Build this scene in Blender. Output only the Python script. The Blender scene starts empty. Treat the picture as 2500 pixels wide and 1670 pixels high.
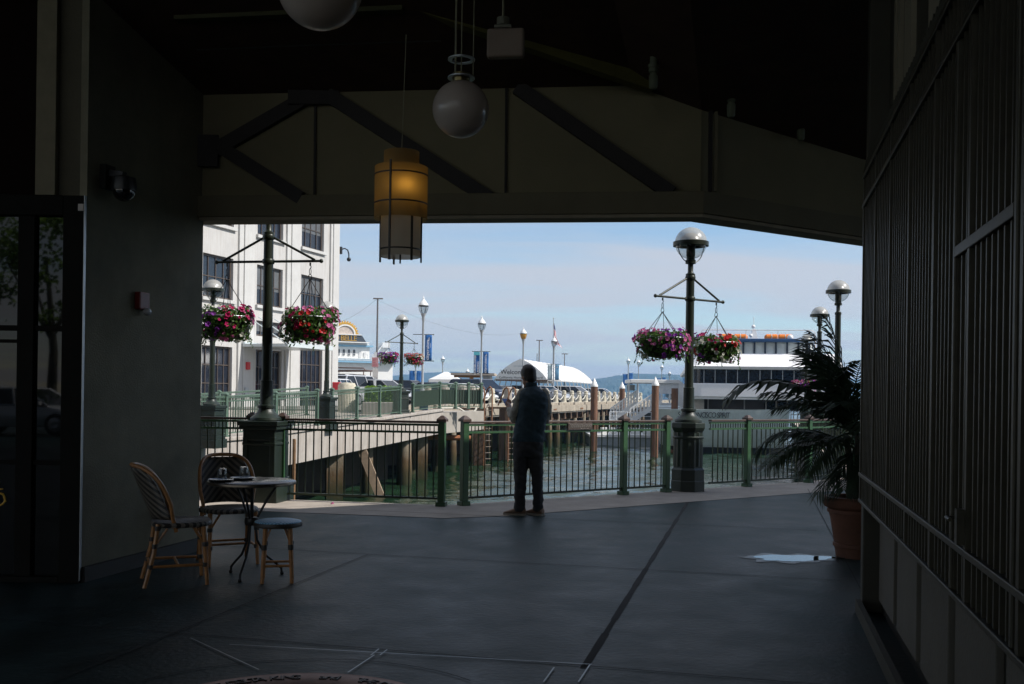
import bpy, bmesh, math, random
from mathutils import Vector, Matrix
R = math.radians
rnd = random.Random(7)
SC = bpy.context.scene
COL = SC.collection

# ------------------------------------------------------------------ camera frame (pixel -> world)
F, H, RHO = 2430.0, 1.45, 0.014
def at(px, py, Y):
    a = px - 1250.0; b = py - 960.6
    u = a + b * RHO; v = -(b - a * RHO)
    return Vector((u / F * Y, Y, H + v / F * Y))
ANG = math.atan2(598.1, F)
SA, CA = math.sin(ANG), math.cos(ANG)
def P(t, s, z=0.0):                      # passage frame: t across, s along
    return Vector((s * SA + t * CA, s * CA - t * SA, z))

# ------------------------------------------------------------------ mesh builder
class MB:
    def __init__(s): s.v = []; s.f = []; s.m = []
    def add(s, vs, fs, mi=0):
        o = len(s.v); s.v += [tuple(x) for x in vs]
        for f in fs: s.f.append(tuple(i + o for i in f)); s.m.append(mi)
        return s
    def box(s, c, d, rz=0.0, mi=0):
        cx, cy, cz = c; x, y, z = d[0] / 2, d[1] / 2, d[2] / 2
        ca, sa = math.cos(rz), math.sin(rz); vs = []
        for k in (-z, z):
            for i, j in ((-x, -y), (x, -y), (x, y), (-x, y)):
                vs.append((cx + i * ca - j * sa, cy + i * sa + j * ca, cz + k))
        return s.add(vs, [(3, 2, 1, 0), (4, 5, 6, 7), (0, 1, 5, 4), (1, 2, 6, 5), (2, 3, 7, 6), (3, 0, 4, 7)], mi)
    def mm(s, a, b, mi=0):
        return s.box([(a[i] + b[i]) / 2 for i in range(3)], [abs(b[i] - a[i]) for i in range(3)], 0, mi)
    def bar(s, p0, p1, w, h, up=(0, 0, 1), mi=0):
        p0, p1 = Vector(p0), Vector(p1); d = (p1 - p0).normalized(); up = Vector(up)
        if abs(d.dot(up)) > .99: up = Vector((0, 1, 0))
        x = d.cross(up).normalized() * (w / 2); z = x.cross(d).normalized() * (h / 2)
        vs = [p + i * x + j * z for p in (p0, p1) for i, j in ((-1, -1), (1, -1), (1, 1), (-1, 1))]
        return s.add(vs, [(0, 1, 2, 3), (7, 6, 5, 4), (1, 0, 4, 5), (2, 1, 5, 6), (3, 2, 6, 7), (0, 3, 7, 4)], mi)
    def tube(s, pts, r, n=8, cap=True, mi=0):
        pts = [Vector(p) for p in pts]; rs = r if isinstance(r, (list, tuple)) else [r] * len(pts)
        vs = []; fs = []; prev = None
        for i, p in enumerate(pts):
            d = (pts[min(i + 1, len(pts) - 1)] - pts[max(i - 1, 0)]).normalized()
            if prev is None:
                up = Vector((0, 0, 1)) if abs(d.z) < .9 else Vector((1, 0, 0))
                x = d.cross(up).normalized()
            else:
                x = (prev - d * prev.dot(d)).normalized()
            prev = x; y = d.cross(x)
            for k in range(n):
                a = 2 * math.pi * k / n
                vs.append(p + (x * math.cos(a) + y * math.sin(a)) * rs[i])
        for i in range(len(pts) - 1):
            for k in range(n):
                a, b = i * n + k, i * n + (k + 1) % n
                fs.append((a, b, b + n, a + n))
        if cap:
            fs.append(tuple(range(n - 1, -1, -1))); fs.append(tuple((len(pts) - 1) * n + k for k in range(n)))
        return s.add(vs, fs, mi)
    def lathe(s, prof, c=(0, 0, 0), n=16, mi=0, rot=0.0, cap=True):
        vs = []; fs = []; c = Vector(c)
        if prof[0] == prof[-1]: cap = False
        for r, z in prof:
            for k in range(n):
                a = 2 * math.pi * k / n + rot
                vs.append((c.x + r * math.cos(a), c.y + r * math.sin(a), c.z + z))
        m = len(prof)
        for i in range(m - 1):
            for k in range(n):
                a, b = i * n + k, i * n + (k + 1) % n
                fs.append((a, b, b + n, a + n))
        if cap and prof[0][0] > 1e-4: fs.append(tuple(range(n - 1, -1, -1)))
        if cap and prof[-1][0] > 1e-4: fs.append(tuple((m - 1) * n + k for k in range(n)))
        return s.add(vs, fs, mi)
    def ball(s, c, r, n=16, m=10, sc=(1, 1, 1), t0=0.0, t1=math.pi, mi=0):
        vs = []; fs = []
        for i in range(m + 1):
            t = t0 + (t1 - t0) * i / m
            for k in range(n):
                a = 2 * math.pi * k / n
                vs.append((c[0] + r * sc[0] * math.sin(t) * math.cos(a), c[1] + r * sc[1] * math.sin(t) * math.sin(a), c[2] + r * sc[2] * math.cos(t)))
        for i in range(m):
            for k in range(n):
                a, b = i * n + k, i * n + (k + 1) % n
                fs.append((a + n, b + n, b, a))
        return s.add(vs, fs, mi)
    def prism(s, poly, z0, z1, mi=0):
        n = len(poly)
        vs = [(p[0], p[1], z0) for p in poly] + [(p[0], p[1], z1) for p in poly]
        fs = [tuple(range(n - 1, -1, -1)), tuple(range(n, 2 * n))] + [(i, (i + 1) % n, (i + 1) % n + n, i + n) for i in range(n)]
        return s.add(vs, fs, mi)
    def prism_x(s, poly, x0, x1, mi=0):   # polygon in (y,z) extruded along x
        n = len(poly)
        vs = [(x0, p[0], p[1]) for p in poly] + [(x1, p[0], p[1]) for p in poly]
        return s.add(vs, [tuple(range(n - 1, -1, -1)), tuple(range(n, 2 * n))] + [(i, (i + 1) % n, (i + 1) % n + n, i + n) for i in range(n)], mi)
    def prism_y(s, poly, y0, y1, mi=0):   # polygon in (x,z) extruded along y
        n = len(poly)
        vs = [(p[0], y0, p[1]) for p in poly] + [(p[0], y1, p[1]) for p in poly]
        return s.add(vs, [tuple(range(n)), tuple(range(2 * n - 1, n - 1, -1))] + [((i + 1) % n, i, i + n, (i + 1) % n + n) for i in range(n)], mi)
    def loft(s, rings, cap=True, mi=0):
        n = len(rings[0]); vs = [p for r in rings for p in r]; fs = []
        for i in range(len(rings) - 1):
            for k in range(n):
                a, b = i * n + k, i * n + (k + 1) % n
                fs.append((a, b, b + n, a + n))
        if cap:
            fs.append(tuple(range(n - 1, -1, -1))); fs.append(tuple((len(rings) - 1) * n + k for k in range(n)))
        return s.add(vs, fs, mi)
    def quad(s, *p, mi=0): return s.add(p, [tuple(range(len(p)))], mi)
    def build(s, name, mats, parent=None, smooth=False, bevel=0.0, recalc=True, loc=None, rotz=0.0, segs=2):
        me = bpy.data.meshes.new(name); me.from_pydata(s.v, [], s.f)
        if not isinstance(mats, (list, tuple)): mats = [mats]
        for m in mats: me.materials.append(m)
        if len(mats) > 1:
            for p, mi in zip(me.polygons, s.m): p.material_index = mi
        if recalc:
            bm = bmesh.new(); bm.from_mesh(me); bmesh.ops.recalc_face_normals(bm, faces=bm.faces); bm.to_mesh(me); bm.free()
        if smooth:
            me.polygons.foreach_set('use_smooth', [True] * len(me.polygons))
            try: me.set_sharp_from_angle(angle=R(40))
            except Exception: pass
        o = bpy.data.objects.new(name, me); COL.objects.link(o)
        if parent: o.parent = parent
        if loc is not None: o.location = loc
        if rotz: o.rotation_euler = (0, 0, rotz)
        if bevel:
            b = o.modifiers.new('b', 'BEVEL'); b.width = bevel; b.segments = segs; b.limit_method = 'ANGLE'; b.angle_limit = R(40)
        return o

def tag(o, label=None, cat=None, group=None, kind=None):
    if label: o['label'] = label
    if cat: o['category'] = cat
    if group: o['group'] = group
    if kind: o['kind'] = kind
    return o
def empty(name, loc, rz, label, cat, group=None):
    o = bpy.data.objects.new(name, None); COL.objects.link(o); o.empty_display_size = .2
    o.location = loc; o.rotation_euler = (0, 0, rz)
    return tag(o, label, cat, group)
def copy_tree(o, label=None, loc=None, rz=None, group=None, parent=None):
    c = o.copy(); COL.objects.link(c)
    if parent is not None: c.parent = parent
    if label: c['label'] = label
    if group: c['group'] = group
    if loc is not None: c.location = loc
    if rz is not None: c.rotation_euler = (0, 0, rz)
    for ch in list(o.children): copy_tree(ch, parent=c)
    return c
ORD = ['first', 'second', 'third', 'fourth', 'fifth', 'sixth', 'seventh', 'eighth', 'ninth', 'tenth', 'eleventh', 'twelfth',
       'thirteenth', 'fourteenth', 'fifteenth', 'sixteenth', 'seventeenth', 'eighteenth', 'nineteenth', 'twentieth', 'twenty-first', 'twenty-second', 'twenty-third', 'twenty-fourth', 'twenty-fifth', 'twenty-sixth', 'twenty-seventh', 'twenty-eighth', 'twenty-ninth', 'thirtieth']

def text_mesh(body, size, m, parent, M, name='lettering', ext=.004, align='CENTER', shear=0.0, space=1.0):
    cu = bpy.data.curves.new(name, 'FONT'); cu.body = body; cu.size = size; cu.extrude = ext; cu.align_x = align; cu.align_y = 'CENTER'
    cu.shear = shear; cu.space_character = space; cu.resolution_u = 3
    t = bpy.data.objects.new('tmp', cu); COL.objects.link(t)
    dg = bpy.context.evaluated_depsgraph_get()
    me = bpy.data.meshes.new_from_object(t.evaluated_get(dg)); bpy.data.objects.remove(t)
    me.transform(M); me.materials.clear(); me.materials.append(m); me.name = name
    o = bpy.data.objects.new(name, me); COL.objects.link(o)
    if parent: o.parent = parent
    return o

# ------------------------------------------------------------------ materials
MATS = {}
def mat(name, col, rough=.6, metal=0.0, var=.12, scale=6.0, bump=0.0, bscale=40.0, coat=0.0, spec=.5, stretch=(1, 1, 1), rvar=0.0, col2=None, streak=0.0):
    if name in MATS: return MATS[name]
    m = bpy.data.materials.new(name); m.use_nodes = True; nt = m.node_tree; N = nt.nodes; L = nt.links
    b = N['Principled BSDF']; b.inputs['Roughness'].default_value = rough; b.inputs['Metallic'].default_value = metal
    b.inputs['Specular IOR Level'].default_value = spec
    if coat: b.inputs['Coat Weight'].default_value = coat; b.inputs['Coat Roughness'].default_value = .08
    tc = N.new('ShaderNodeTexCoord'); mp = N.new('ShaderNodeMapping'); mp.inputs['Scale'].default_value = stretch
    L.new(tc.outputs['Object'], mp.inputs['Vector'])
    nz = N.new('ShaderNodeTexNoise'); nz.inputs['Scale'].default_value = scale; nz.inputs['Detail'].default_value = 6; nz.inputs['Roughness'].default_value = .65
    L.new(mp.outputs['Vector'], nz.inputs['Vector'])
    rp = N.new('ShaderNodeValToRGB')
    c2 = col2 if col2 else [min(1, c * (1 + var)) for c in col[:3]]
    c1 = [max(0, c * (1 - var)) for c in col[:3]] if not col2 else col
    rp.color_ramp.elements[0].color = (*c1[:3], 1); rp.color_ramp.elements[1].color = (*c2[:3], 1)
    rp.color_ramp.elements[0].position = .32; rp.color_ramp.elements[1].position = .68
    L.new(nz.outputs['Fac'], rp.inputs['Fac']); last = rp.outputs['Color']
    if streak:
        mp2 = N.new('ShaderNodeMapping'); mp2.inputs['Scale'].default_value = (5, 5, .35)
        n3 = N.new('ShaderNodeTexNoise'); n3.inputs['Scale'].default_value = 2.2; n3.inputs['Detail'].default_value = 5
        L.new(tc.outputs['Object'], mp2.inputs['Vector']); L.new(mp2.outputs['Vector'], n3.inputs['Vector'])
        r3 = N.new('ShaderNodeValToRGB'); r3.color_ramp.elements[0].position = .45; r3.color_ramp.elements[1].position = .75
        mx = N.new('ShaderNodeMix'); mx.data_type = 'RGBA'; mx.blend_type = 'MULTIPLY'
        mu = N.new('ShaderNodeMath'); mu.operation = 'MULTIPLY'; mu.inputs[1].default_value = streak
        L.new(n3.outputs['Fac'], r3.inputs['Fac']); L.new(r3.outputs['Color'], mu.inputs[0]); L.new(mu.outputs[0], mx.inputs['Factor'])
        L.new(last, mx.inputs['A']); mx.inputs['B'].default_value = (.55, .45, .36, 1); last = mx.outputs['Result']
    L.new(last, b.inputs['Base Color'])
    if rvar:
        mr = N.new('ShaderNodeMapRange'); mr.inputs['To Min'].default_value = max(.02, rough - rvar); mr.inputs['To Max'].default_value = min(1, rough + rvar)
        L.new(nz.outputs['Fac'], mr.inputs['Value']); L.new(mr.outputs['Result'], b.inputs['Roughness'])
    if bump:
        n2 = N.new('ShaderNodeTexNoise'); n2.inputs['Scale'].default_value = bscale; n2.inputs['Detail'].default_value = 4
        L.new(mp.outputs['Vector'], n2.inputs['Vector'])
        bp = N.new('ShaderNodeBump'); bp.inputs['Strength'].default_value = bump; bp.inputs['Distance'].default_value = .02
        L.new(n2.outputs['Fac'], bp.inputs['Height']); L.new(bp.outputs['Normal'], b.inputs['Normal'])
    MATS[name] = m; return m

def glass_mat(name, tint=(1, 1, 1), clear=.85, rough=.03, gloss=(1, 1, 1)):
    if name in MATS: return MATS[name]
    m = bpy.data.materials.new(name); m.use_nodes = True; nt = m.node_tree; N = nt.nodes; L = nt.links
    out = N['Material Output']; N.remove(N['Principled BSDF'])
    tr = N.new('ShaderNodeBsdfTransparent'); tr.inputs['Color'].default_value = (*[c * clear for c in tint], 1)
    gl = N.new('ShaderNodeBsdfGlossy'); gl.inputs['Roughness'].default_value = rough; gl.inputs['Color'].default_value = (*gloss, 1)
    lw = N.new('ShaderNodeLayerWeight'); lw.inputs['Blend'].default_value = .5; pw_ = N.new('ShaderNodeMath'); pw_.operation = 'POWER'; pw_.inputs[1].default_value = 3.5; L.new(lw.outputs['Facing'], pw_.inputs[0]); fr = N.new('ShaderNodeMath'); fr.operation = 'MULTIPLY_ADD'; fr.inputs[1].default_value = .7; fr.inputs[2].default_value = .045; L.new(pw_.outputs[0], fr.inputs[0])
    mx = N.new('ShaderNodeMixShader')
    L.new(fr.outputs[0], mx.inputs[0]); L.new(tr.outputs[0], mx.inputs[1]); L.new(gl.outputs[0], mx.inputs[2]); L.new(mx.outputs[0], out.inputs['Surface'])
    MATS[name] = m; return m

def leaf_mat(name, col, trans=.35, rough=.45, var=.35, scale=9.0):
    if name in MATS: return MATS[name]
    m = mat(name, col, rough, var=var, scale=scale, spec=.35)
    nt = m.node_tree; N = nt.nodes; L = nt.links; b = N['Principled BSDF']; out = N['Material Output']
    src = b.inputs['Base Color'].links[0].from_socket
    tl = N.new('ShaderNodeBsdfTranslucent'); mx = N.new('ShaderNodeMixShader'); mx.inputs[0].default_value = trans
    L.new(src, tl.inputs['Color']); L.new(b.outputs[0], mx.inputs[1]); L.new(tl.outputs[0], mx.inputs[2]); L.new(mx.outputs[0], out.inputs['Surface'])
    return m

M_floor = None
WHITE = mat('white_paint', (.78, .78, .76), .45, var=.05, scale=2)
WHITEM = mat('white_metal', (.72, .74, .75), .35, var=.08, scale=3)
CREAM = mat('cream_stucco', (.50, .49, .475), .85, var=.06, scale=1.2, bump=.35, bscale=30, streak=.30)
CREAM2 = mat('cream_trim', (.52, .515, .50), .8, var=.05, scale=2, streak=.12)
BRONZE = mat('bronze_window', (.075, .058, .048), .5, var=.2)
WGLASS = mat('window_glass', (.016, .02, .03), .06, var=.25, scale=1.3, spec=.55)
GREEN = mat('green_railing_paint', (.026, .078, .030), .42, var=.18, scale=14, bump=.08)
PICK = mat('shaded_baluster_green', (.022, .036, .019), .5, var=.25, scale=12)  # railing green darkened and browned for balusters lying in shade
GREENP = mat('pale_green_railing_paint', (.085, .135, .098), .45, var=.15, scale=10)
GREEND = mat('dark_lamp_paint', (.016, .021, .012), .38, metal=.2, var=.2, scale=10)
GREENL = mat('pedestal_paint', (.011, .019, .013), .45, var=.22, scale=7, bump=.1)
COPPER = mat('brown_cap_paint', (.06, .036, .028), .45, var=.25, scale=20)
STEEL = mat('galvanised_steel', (.42, .44, .46), .4, metal=.6, var=.12)
LAMPGREY = mat('grey_lamp_paint', (.33, .35, .37), .45, var=.15)
RUST = mat('rusty_steel', (.21, .10, .05), .8, var=.4, scale=5, bump=.3)
CONC = mat('pale_concrete', (.40, .365, .33), .85, var=.14, scale=1.6, bump=.25, bscale=30, streak=.6)
CONC2 = mat('pier_concrete', (.36, .32, .26), .9, var=.2, scale=1.2, bump=.3, bscale=20, streak=.7)
BOLL = mat('bollard_stone_paint', (.52, .48, .38), .8, var=.2, scale=6, bump=.2)
ROPE = mat('pale_rope', (.55, .53, .46), .9, var=.2, scale=30)
WOODP = mat('dark_wet_timber', (.10, .062, .038), .8, var=.4, scale=3, stretch=(3, 3, .4), bump=.5, bscale=10)
PILEB = mat('rust_brown_pile', (.165, .08, .045), .75, var=.3, scale=4, stretch=(2, 2, .4), bump=.3, bscale=10)
BLACK = mat('black_rubber', (.015, .015, .016), .6, var=.2)
DARKM = mat('black_metal', (.018, .018, .018), .4, metal=.3, var=.2)
BLUEB = mat('banner_blue', (.018, .12, .36), .7, var=.08, scale=2)
BLUEP = mat('pale_banner_blue', (.13, .30, .46), .7, var=.15, scale=2)
TEAL = mat('banner_teal', (.10, .42, .50), .7, var=.1)
LETW = mat('white_lettering', (.82, .83, .84), .6, var=.02)
LETD = mat('dark_lettering', (.02, .022, .025), .6, var=.02)
CLEAR = glass_mat('clear_glass', (.93, .96, .96), .82, .02)
SMOKE = mat('upper_globe_glass', (.46, .45, .41), .3, var=.14, scale=4, coat=.35)
_nt = SMOKE.node_tree; _b = _nt.nodes['Principled BSDF']; _t = _nt.nodes.new('ShaderNodeBsdfTransparent'); _m = _nt.nodes.new('ShaderNodeMixShader'); _m.inputs[0].default_value = .42
_nt.links.new(_b.outputs[0], _m.inputs[1]); _nt.links.new(_t.outputs[0], _m.inputs[2]); _nt.links.new(_m.outputs[0], _nt.nodes['Material Output'].inputs[0])
GLASSW = glass_mat('tumbler_glass', (.96, .98, 1), .9, .02)

# ------------------------------------------------------------------ render, camera, sun, sky
SC.render.engine = 'CYCLES'
cy = SC.cycles
cy.use_denoising = True
try: cy.denoiser = 'OPENIMAGEDENOISE'
except Exception: pass
cy.max_bounces = 8; cy.diffuse_bounces = 4; cy.glossy_bounces = 4; cy.transmission_bounces = 4; cy.transparent_max_bounces = 12; cy.volume_bounces = 0
cy.sample_clamp_indirect = 6.0; cy.caustics_reflective = False; cy.caustics_refractive = False
SC.view_settings.view_transform = 'Standard'; SC.view_settings.look = 'None'; SC.view_settings.exposure = 0.3; SC.view_settings.gamma = 1.0
cam = bpy.data.cameras.new('camera'); co = bpy.data.objects.new('camera', cam); COL.objects.link(co)
cam.sensor_width = 36.0; cam.lens = 36.0 * F / 2500.0; cam.shift_y = 125.6 / 2500.0; cam.clip_start = .05; cam.clip_end = 9000
co.matrix_world = Matrix.Translation((0, 0, H)) @ Matrix.Rotation(R(90), 4, 'X') @ Matrix.Rotation(RHO, 4, 'Z')
SC.camera = co
SUN = Vector((-1, .22, -.985)).normalized()          # the way the light travels
EL = math.asin(-SUN.z)
sl = bpy.data.lights.new('sun', 'SUN'); sl.energy = 4.6; sl.angle = R(.5); sl.color = (1, .955, .89)
so = bpy.data.objects.new('sun', sl); COL.objects.link(so); so.rotation_euler = SUN.to_track_quat('-Z', 'Y').to_euler()
w = bpy.data.worlds.new('World'); SC.world = w; w.use_nodes = True
N = w.node_tree.nodes; L = w.node_tree.links; bg = N['Background']
sky = N.new('ShaderNodeTexSky'); sky.sky_type = 'NISHITA'; sky.sun_disc = False; sky.sun_elevation = EL
sky.sun_rotation = math.atan2(-SUN.x, -SUN.y); sky.air_density = 1.0; sky.dust_density = .15; sky.ozone_density = 2.6
tc = N.new('ShaderNodeTexCoord'); sx = N.new('ShaderNodeSeparateXYZ'); L.new(tc.outputs['Generated'], sx.inputs[0])
def vm(op, a, b=None):
    n = N.new('ShaderNodeMath'); n.operation = op
    for i, q in enumerate((a, b)):
        if q is None: continue
        if isinstance(q, (int, float)): n.inputs[i].default_value = q
        else: L.new(q, n.inputs[i])
    return n.outputs[0]
zz = vm('ADD', vm('MAXIMUM', sx.outputs['Z'], 0.0), .10)
cx = N.new('ShaderNodeCombineXYZ'); L.new(vm('DIVIDE', sx.outputs['X'], zz), cx.inputs[0]); L.new(vm('MULTIPLY', vm('DIVIDE', sx.outputs['Y'], zz), 2.3), cx.inputs[1])
cn = N.new('ShaderNodeTexNoise'); cn.inputs['Scale'].default_value = .34; cn.inputs['Detail'].default_value = 9; cn.inputs['Roughness'].default_value = .52; cn.inputs['Distortion'].default_value = .8
cmap = N.new('ShaderNodeMapping'); cmap.inputs['Location'].default_value = (7.9, 3.3, 0); L.new(cx.outputs[0], cmap.inputs['Vector']); L.new(cmap.outputs[0], cn.inputs['Vector'])
cr = N.new('ShaderNodeValToRGB'); cr.color_ramp.elements[0].position = .35; cr.color_ramp.elements[1].position = .57; cr.color_ramp.interpolation = 'EASE'
cr.color_ramp.elements[1].color = (.85, .85, .85, 1)
L.new(cn.outputs['Fac'], cr.inputs['Fac'])
mx = N.new('ShaderNodeMix'); mx.data_type = 'RGBA'; L.new(cr.outputs['Color'], mx.inputs['Factor']); L.new(sky.outputs[0], mx.inputs['A'])
mx.inputs['B'].default_value = (4.6, 4.68, 5.05, 1)
L.new(mx.outputs['Result'], bg.inputs['Color']); bg.inputs['Strength'].default_value = .115
# ================================================================== PASSAGE (building we stand in)
CONF = None
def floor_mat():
    m = mat('passage_floor', (.004, .0135, .0135), .50, var=.35, scale=1.7, bump=.2, bscale=24, spec=.20, col2=(.022, .044, .044), rvar=.2)  # shaded copy of the concrete: darker, sky's teal tint in the base
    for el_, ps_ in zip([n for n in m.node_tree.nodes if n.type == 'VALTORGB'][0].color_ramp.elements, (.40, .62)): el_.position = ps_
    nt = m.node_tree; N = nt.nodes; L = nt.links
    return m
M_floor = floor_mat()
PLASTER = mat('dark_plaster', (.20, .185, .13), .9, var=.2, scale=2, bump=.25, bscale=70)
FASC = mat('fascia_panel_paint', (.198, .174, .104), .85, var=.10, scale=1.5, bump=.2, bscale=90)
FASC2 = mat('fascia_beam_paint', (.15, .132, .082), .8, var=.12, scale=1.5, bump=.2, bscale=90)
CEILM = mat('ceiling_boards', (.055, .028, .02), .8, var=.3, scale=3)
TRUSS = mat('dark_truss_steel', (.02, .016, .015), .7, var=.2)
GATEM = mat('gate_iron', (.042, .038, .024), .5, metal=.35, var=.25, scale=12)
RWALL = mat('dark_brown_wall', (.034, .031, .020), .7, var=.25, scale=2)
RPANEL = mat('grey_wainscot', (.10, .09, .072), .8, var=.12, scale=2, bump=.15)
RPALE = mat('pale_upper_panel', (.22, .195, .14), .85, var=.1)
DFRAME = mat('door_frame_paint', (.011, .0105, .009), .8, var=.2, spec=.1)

# land -------------------------------------------------------------
FL = [Vector((-.88, 12.66)), Vector((-3.0, 13.06)), Vector((-8.5, 14.1)), Vector((-11.6, 14.7))]
FR = [Vector((-.60, 12.78)), Vector((1.63, 14.42)), Vector((2.70, 15.20)), Vector((3.80, 16.02)), Vector((5.06, 16.92)), Vector((6.3, 18.2)), Vector((7.25, 21.6)), Vector((8.7, 27.8)), Vector((12.2, 41.0)), Vector((17, 60))]
def off(pts, d):
    out = []
    for i, p in enumerate(pts):
        a = (pts[i] - pts[i - 1]).normalized() if i else None
        b = (pts[i + 1] - pts[i]).normalized() if i < len(pts) - 1 else None
        t = ((a or b) + (b or a)).normalized()
        n = Vector((-t.y, t.x)); k = 1.0
        if a and b: k = 1 / max(.3, n.dot(Vector((-a.y, a.x))))
        out.append(p + n * d * k)
    return out
EDGE = off(list(reversed(FL)) + FR, .13)
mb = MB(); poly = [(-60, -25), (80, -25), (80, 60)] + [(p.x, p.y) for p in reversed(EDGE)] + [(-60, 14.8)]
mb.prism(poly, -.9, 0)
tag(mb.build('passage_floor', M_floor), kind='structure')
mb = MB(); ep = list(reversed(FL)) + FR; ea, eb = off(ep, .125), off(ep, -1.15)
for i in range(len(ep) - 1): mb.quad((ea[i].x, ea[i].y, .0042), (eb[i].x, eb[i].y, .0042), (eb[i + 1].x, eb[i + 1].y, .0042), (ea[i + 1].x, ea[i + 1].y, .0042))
tag(mb.build('paving_edge', mat('sunlit_quay_concrete', (.36, .315, .27), .85, var=.15, scale=2.5, bump=.2, bscale=40)), kind='structure')  # same concrete as the floor, painted paler to carry the sunlit strip
mb = MB(); mb.prism([(p.x, p.y) for p in off(list(reversed(FL)) + FR, .02)] + [(p.x, p.y) for p in reversed(off(list(reversed(FL)) + FR, -.5))], -3.2, -.9)
tag(mb.build('quay_seawall', mat('wet_seawall', (.05, .05, .04), .7, var=.3)), kind='structure')
# joints in the concrete
GROOVE = mat('floor_groove', (.012, .012, .013), .9, var=.2)
mb = MB()
def strip(p, q, wd, z=.003):
    p, q = Vector((p[0], p[1], 0)), Vector((q[0], q[1], 0)); n = (q - p).normalized(); n = Vector((-n.y, n.x, 0)) * wd / 2; u = Vector((0, 0, z))
    mb.quad(p - n + u, q - n + u, q + n + u, p + n + u)
def jag(p, q, wd, n, z=.003, seed=3):
    r = random.Random(seed); p = Vector(p); q = Vector(q)
    for i in range(n):
        a = p.lerp(q, i / n); b = p.lerp(q, (i + 1.02) / n)
        strip(a, b, wd * r.uniform(.75, 1.2), z)
def F2(t, s): v = P(t, s); return (v.x, v.y)
jag(F2(-.90, 14.6), F2(-.87, 5.22), .042, 24)
for s_, z in ((2.2, .0055), (5.25, .0055), (8.29, .0055), (11.33, .0055)): strip(F2(-4.8, s_), F2(.66, s_), .012, z)
strip(F2(-3.33, 8.29), F2(-3.33, -3), .010, .008); strip(F2(.80, 16.4), F2(.78, 7.3), .008, .008)
strip((1.2, 14.2), (-3.6, 11.9), .008, .008)
for k in range(7):
    a = at(1395 + k * 9, 1607 + 6 * math.sin(k * 2.1), 5.5)
tag(mb.build('paving_joint', GROOVE, recalc=False), kind='structure')
# puddle
PUD = mat('puddle_water', (.012, .014, .016), .015, var=.1, spec=.9)
r = random.Random(5); pts = []
for k in range(48):
    a = 2 * math.pi * k / 48; rr = 1 + .10 * math.sin(3 * a + 1) + .07 * math.sin(7 * a) + r.uniform(-.07, .07)
    pts.append((2.55 + .365 * rr * math.cos(a), 8.96 + .17 * rr * math.sin(a) + .03 * math.cos(a)))
mb = MB(); mb.quad(*[(x, y, .0062) for x, y in pts]); tag(mb.build('puddle', PUD, recalc=False), kind='structure')
mb = MB(); mb.quad(*[(2.55 + (x - 2.55) * (1.22 + .10 * math.sin(k * .9)), 8.96 + (y - 8.96) * (1.4 + .2 * math.sin(k * 1.3 + 1)), .0042) for k, (x, y) in enumerate(pts)]); tag(mb.build('damp_ground', mat('damp_concrete', (.006, .011, .012), .28, var=.4, scale=9, bump=.3, bscale=30, spec=.3), recalc=False), kind='structure')
# a wet halo around it is part of the same water: thin damp patches on the concrete
mb = MB(); mb.ball((2.745, 8.93, .012), .02, 10, 6, (1.0, .8, .9)); mb.box((2.745, 8.93, .01), (.03, .03, .02))
tag(mb.build('stone_chip', mat('dark_chip', (.03, .028, .025), .7)), 'small dark chip of stone lying in the bright puddle', 'stone')

# walls --------------------------------------------------------------
WR = -ANG
e = empty('passage_wall', P(-4.86, 0), WR, 'plain dark plaster wall behind the cafe table and chairs', 'wall')
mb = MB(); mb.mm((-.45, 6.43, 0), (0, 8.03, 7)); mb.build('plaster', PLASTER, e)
mb = MB(); mb.mm((0, 6.42, .003), (.035, 8.03, .115)); mb.build('skirting', mat('skirting_paint', (.02, .019, .018), .5), e)
DX, DY = -3.183, 7.36
e = empty('shopfront_wall', (DX, DY, 0), 0, 'dark shopfront wall with a pale upright strip above the glass door', 'wall')
mb = MB(); mb.mm((-.36, .06, 2.872), (.0, .3, 7)); mb.build('plaster', mat('dimmed_shopfront_plaster', (.10, .09, .062), .9, var=.15, scale=2, bump=.2), e)  # same plaster as the side wall, darkened to offset the light here
mb = MB(); mb.mm((-.365, .0, 2.872), (-.22, .055, 7)); mb.build('pilaster_strip', mat('pale_strip', (.20, .175, .115), .85), e)
mb = MB(); mb.mm((-5.0, .10, 2.872), (-.37, .16, 7)); mb.build('transom_panel', mat('transom_dark', (.010, .006, .005), .9, spec=.05), e)
d = empty('glazed_door', (DX, DY, 0), 0, 'black framed glass door with street reflections and an access sticker', 'door')
zt = 2.87
mb = MB(); mb.mm((-.155, 0, 0), (0, .12, zt)); mb.mm((-5, 0, 2.72), (-.156, .12, zt)); mb.mm((-5, .0, 0), (-.156, .12, .045)); mb.build('door_frame', DFRAME, d, bevel=.006)
lf = MB(); lf.mm((-.49, .01, .046), (-.368, .10, 2.719)); lf.mm((-1.6, .01, .046), (-1.48, .10, 2.719))
for xa, xb in ((-.367, -.156), (-1.479, -.491)):
    for za, zb_ in ((1.865, 1.905), (.87, .905)): lf.mm((xa, .03, za), (xb, .08, zb_))
lf.mm((-1.479, .03, 1.775), (-.491, .08, 1.80)); leaf = lf.build('door_leaf', DFRAME, d, bevel=.004)
DG = mat('door_glass', (.005, .006, .006), .02, var=.1, spec=.42)
for xa, xb in ((-.368, -.155), (-1.48, -.49), (-4.9, -1.6)): mb = MB(); mb.mm((xa, .05, .045), (xb, .06, 2.72)); mb.build('pane', DG, leaf)
mb = MB()
YEL = mat('sticker_yellow', (.75, .45, .07), .6)
ctr = Vector((-.622, .046, .62))
ring_ = [ctr + Vector((.045 * math.cos(a), 0, .045 * math.sin(a) - .01)) for a in [math.pi * (1.1 + k * .12) for k in range(13)]]
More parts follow.
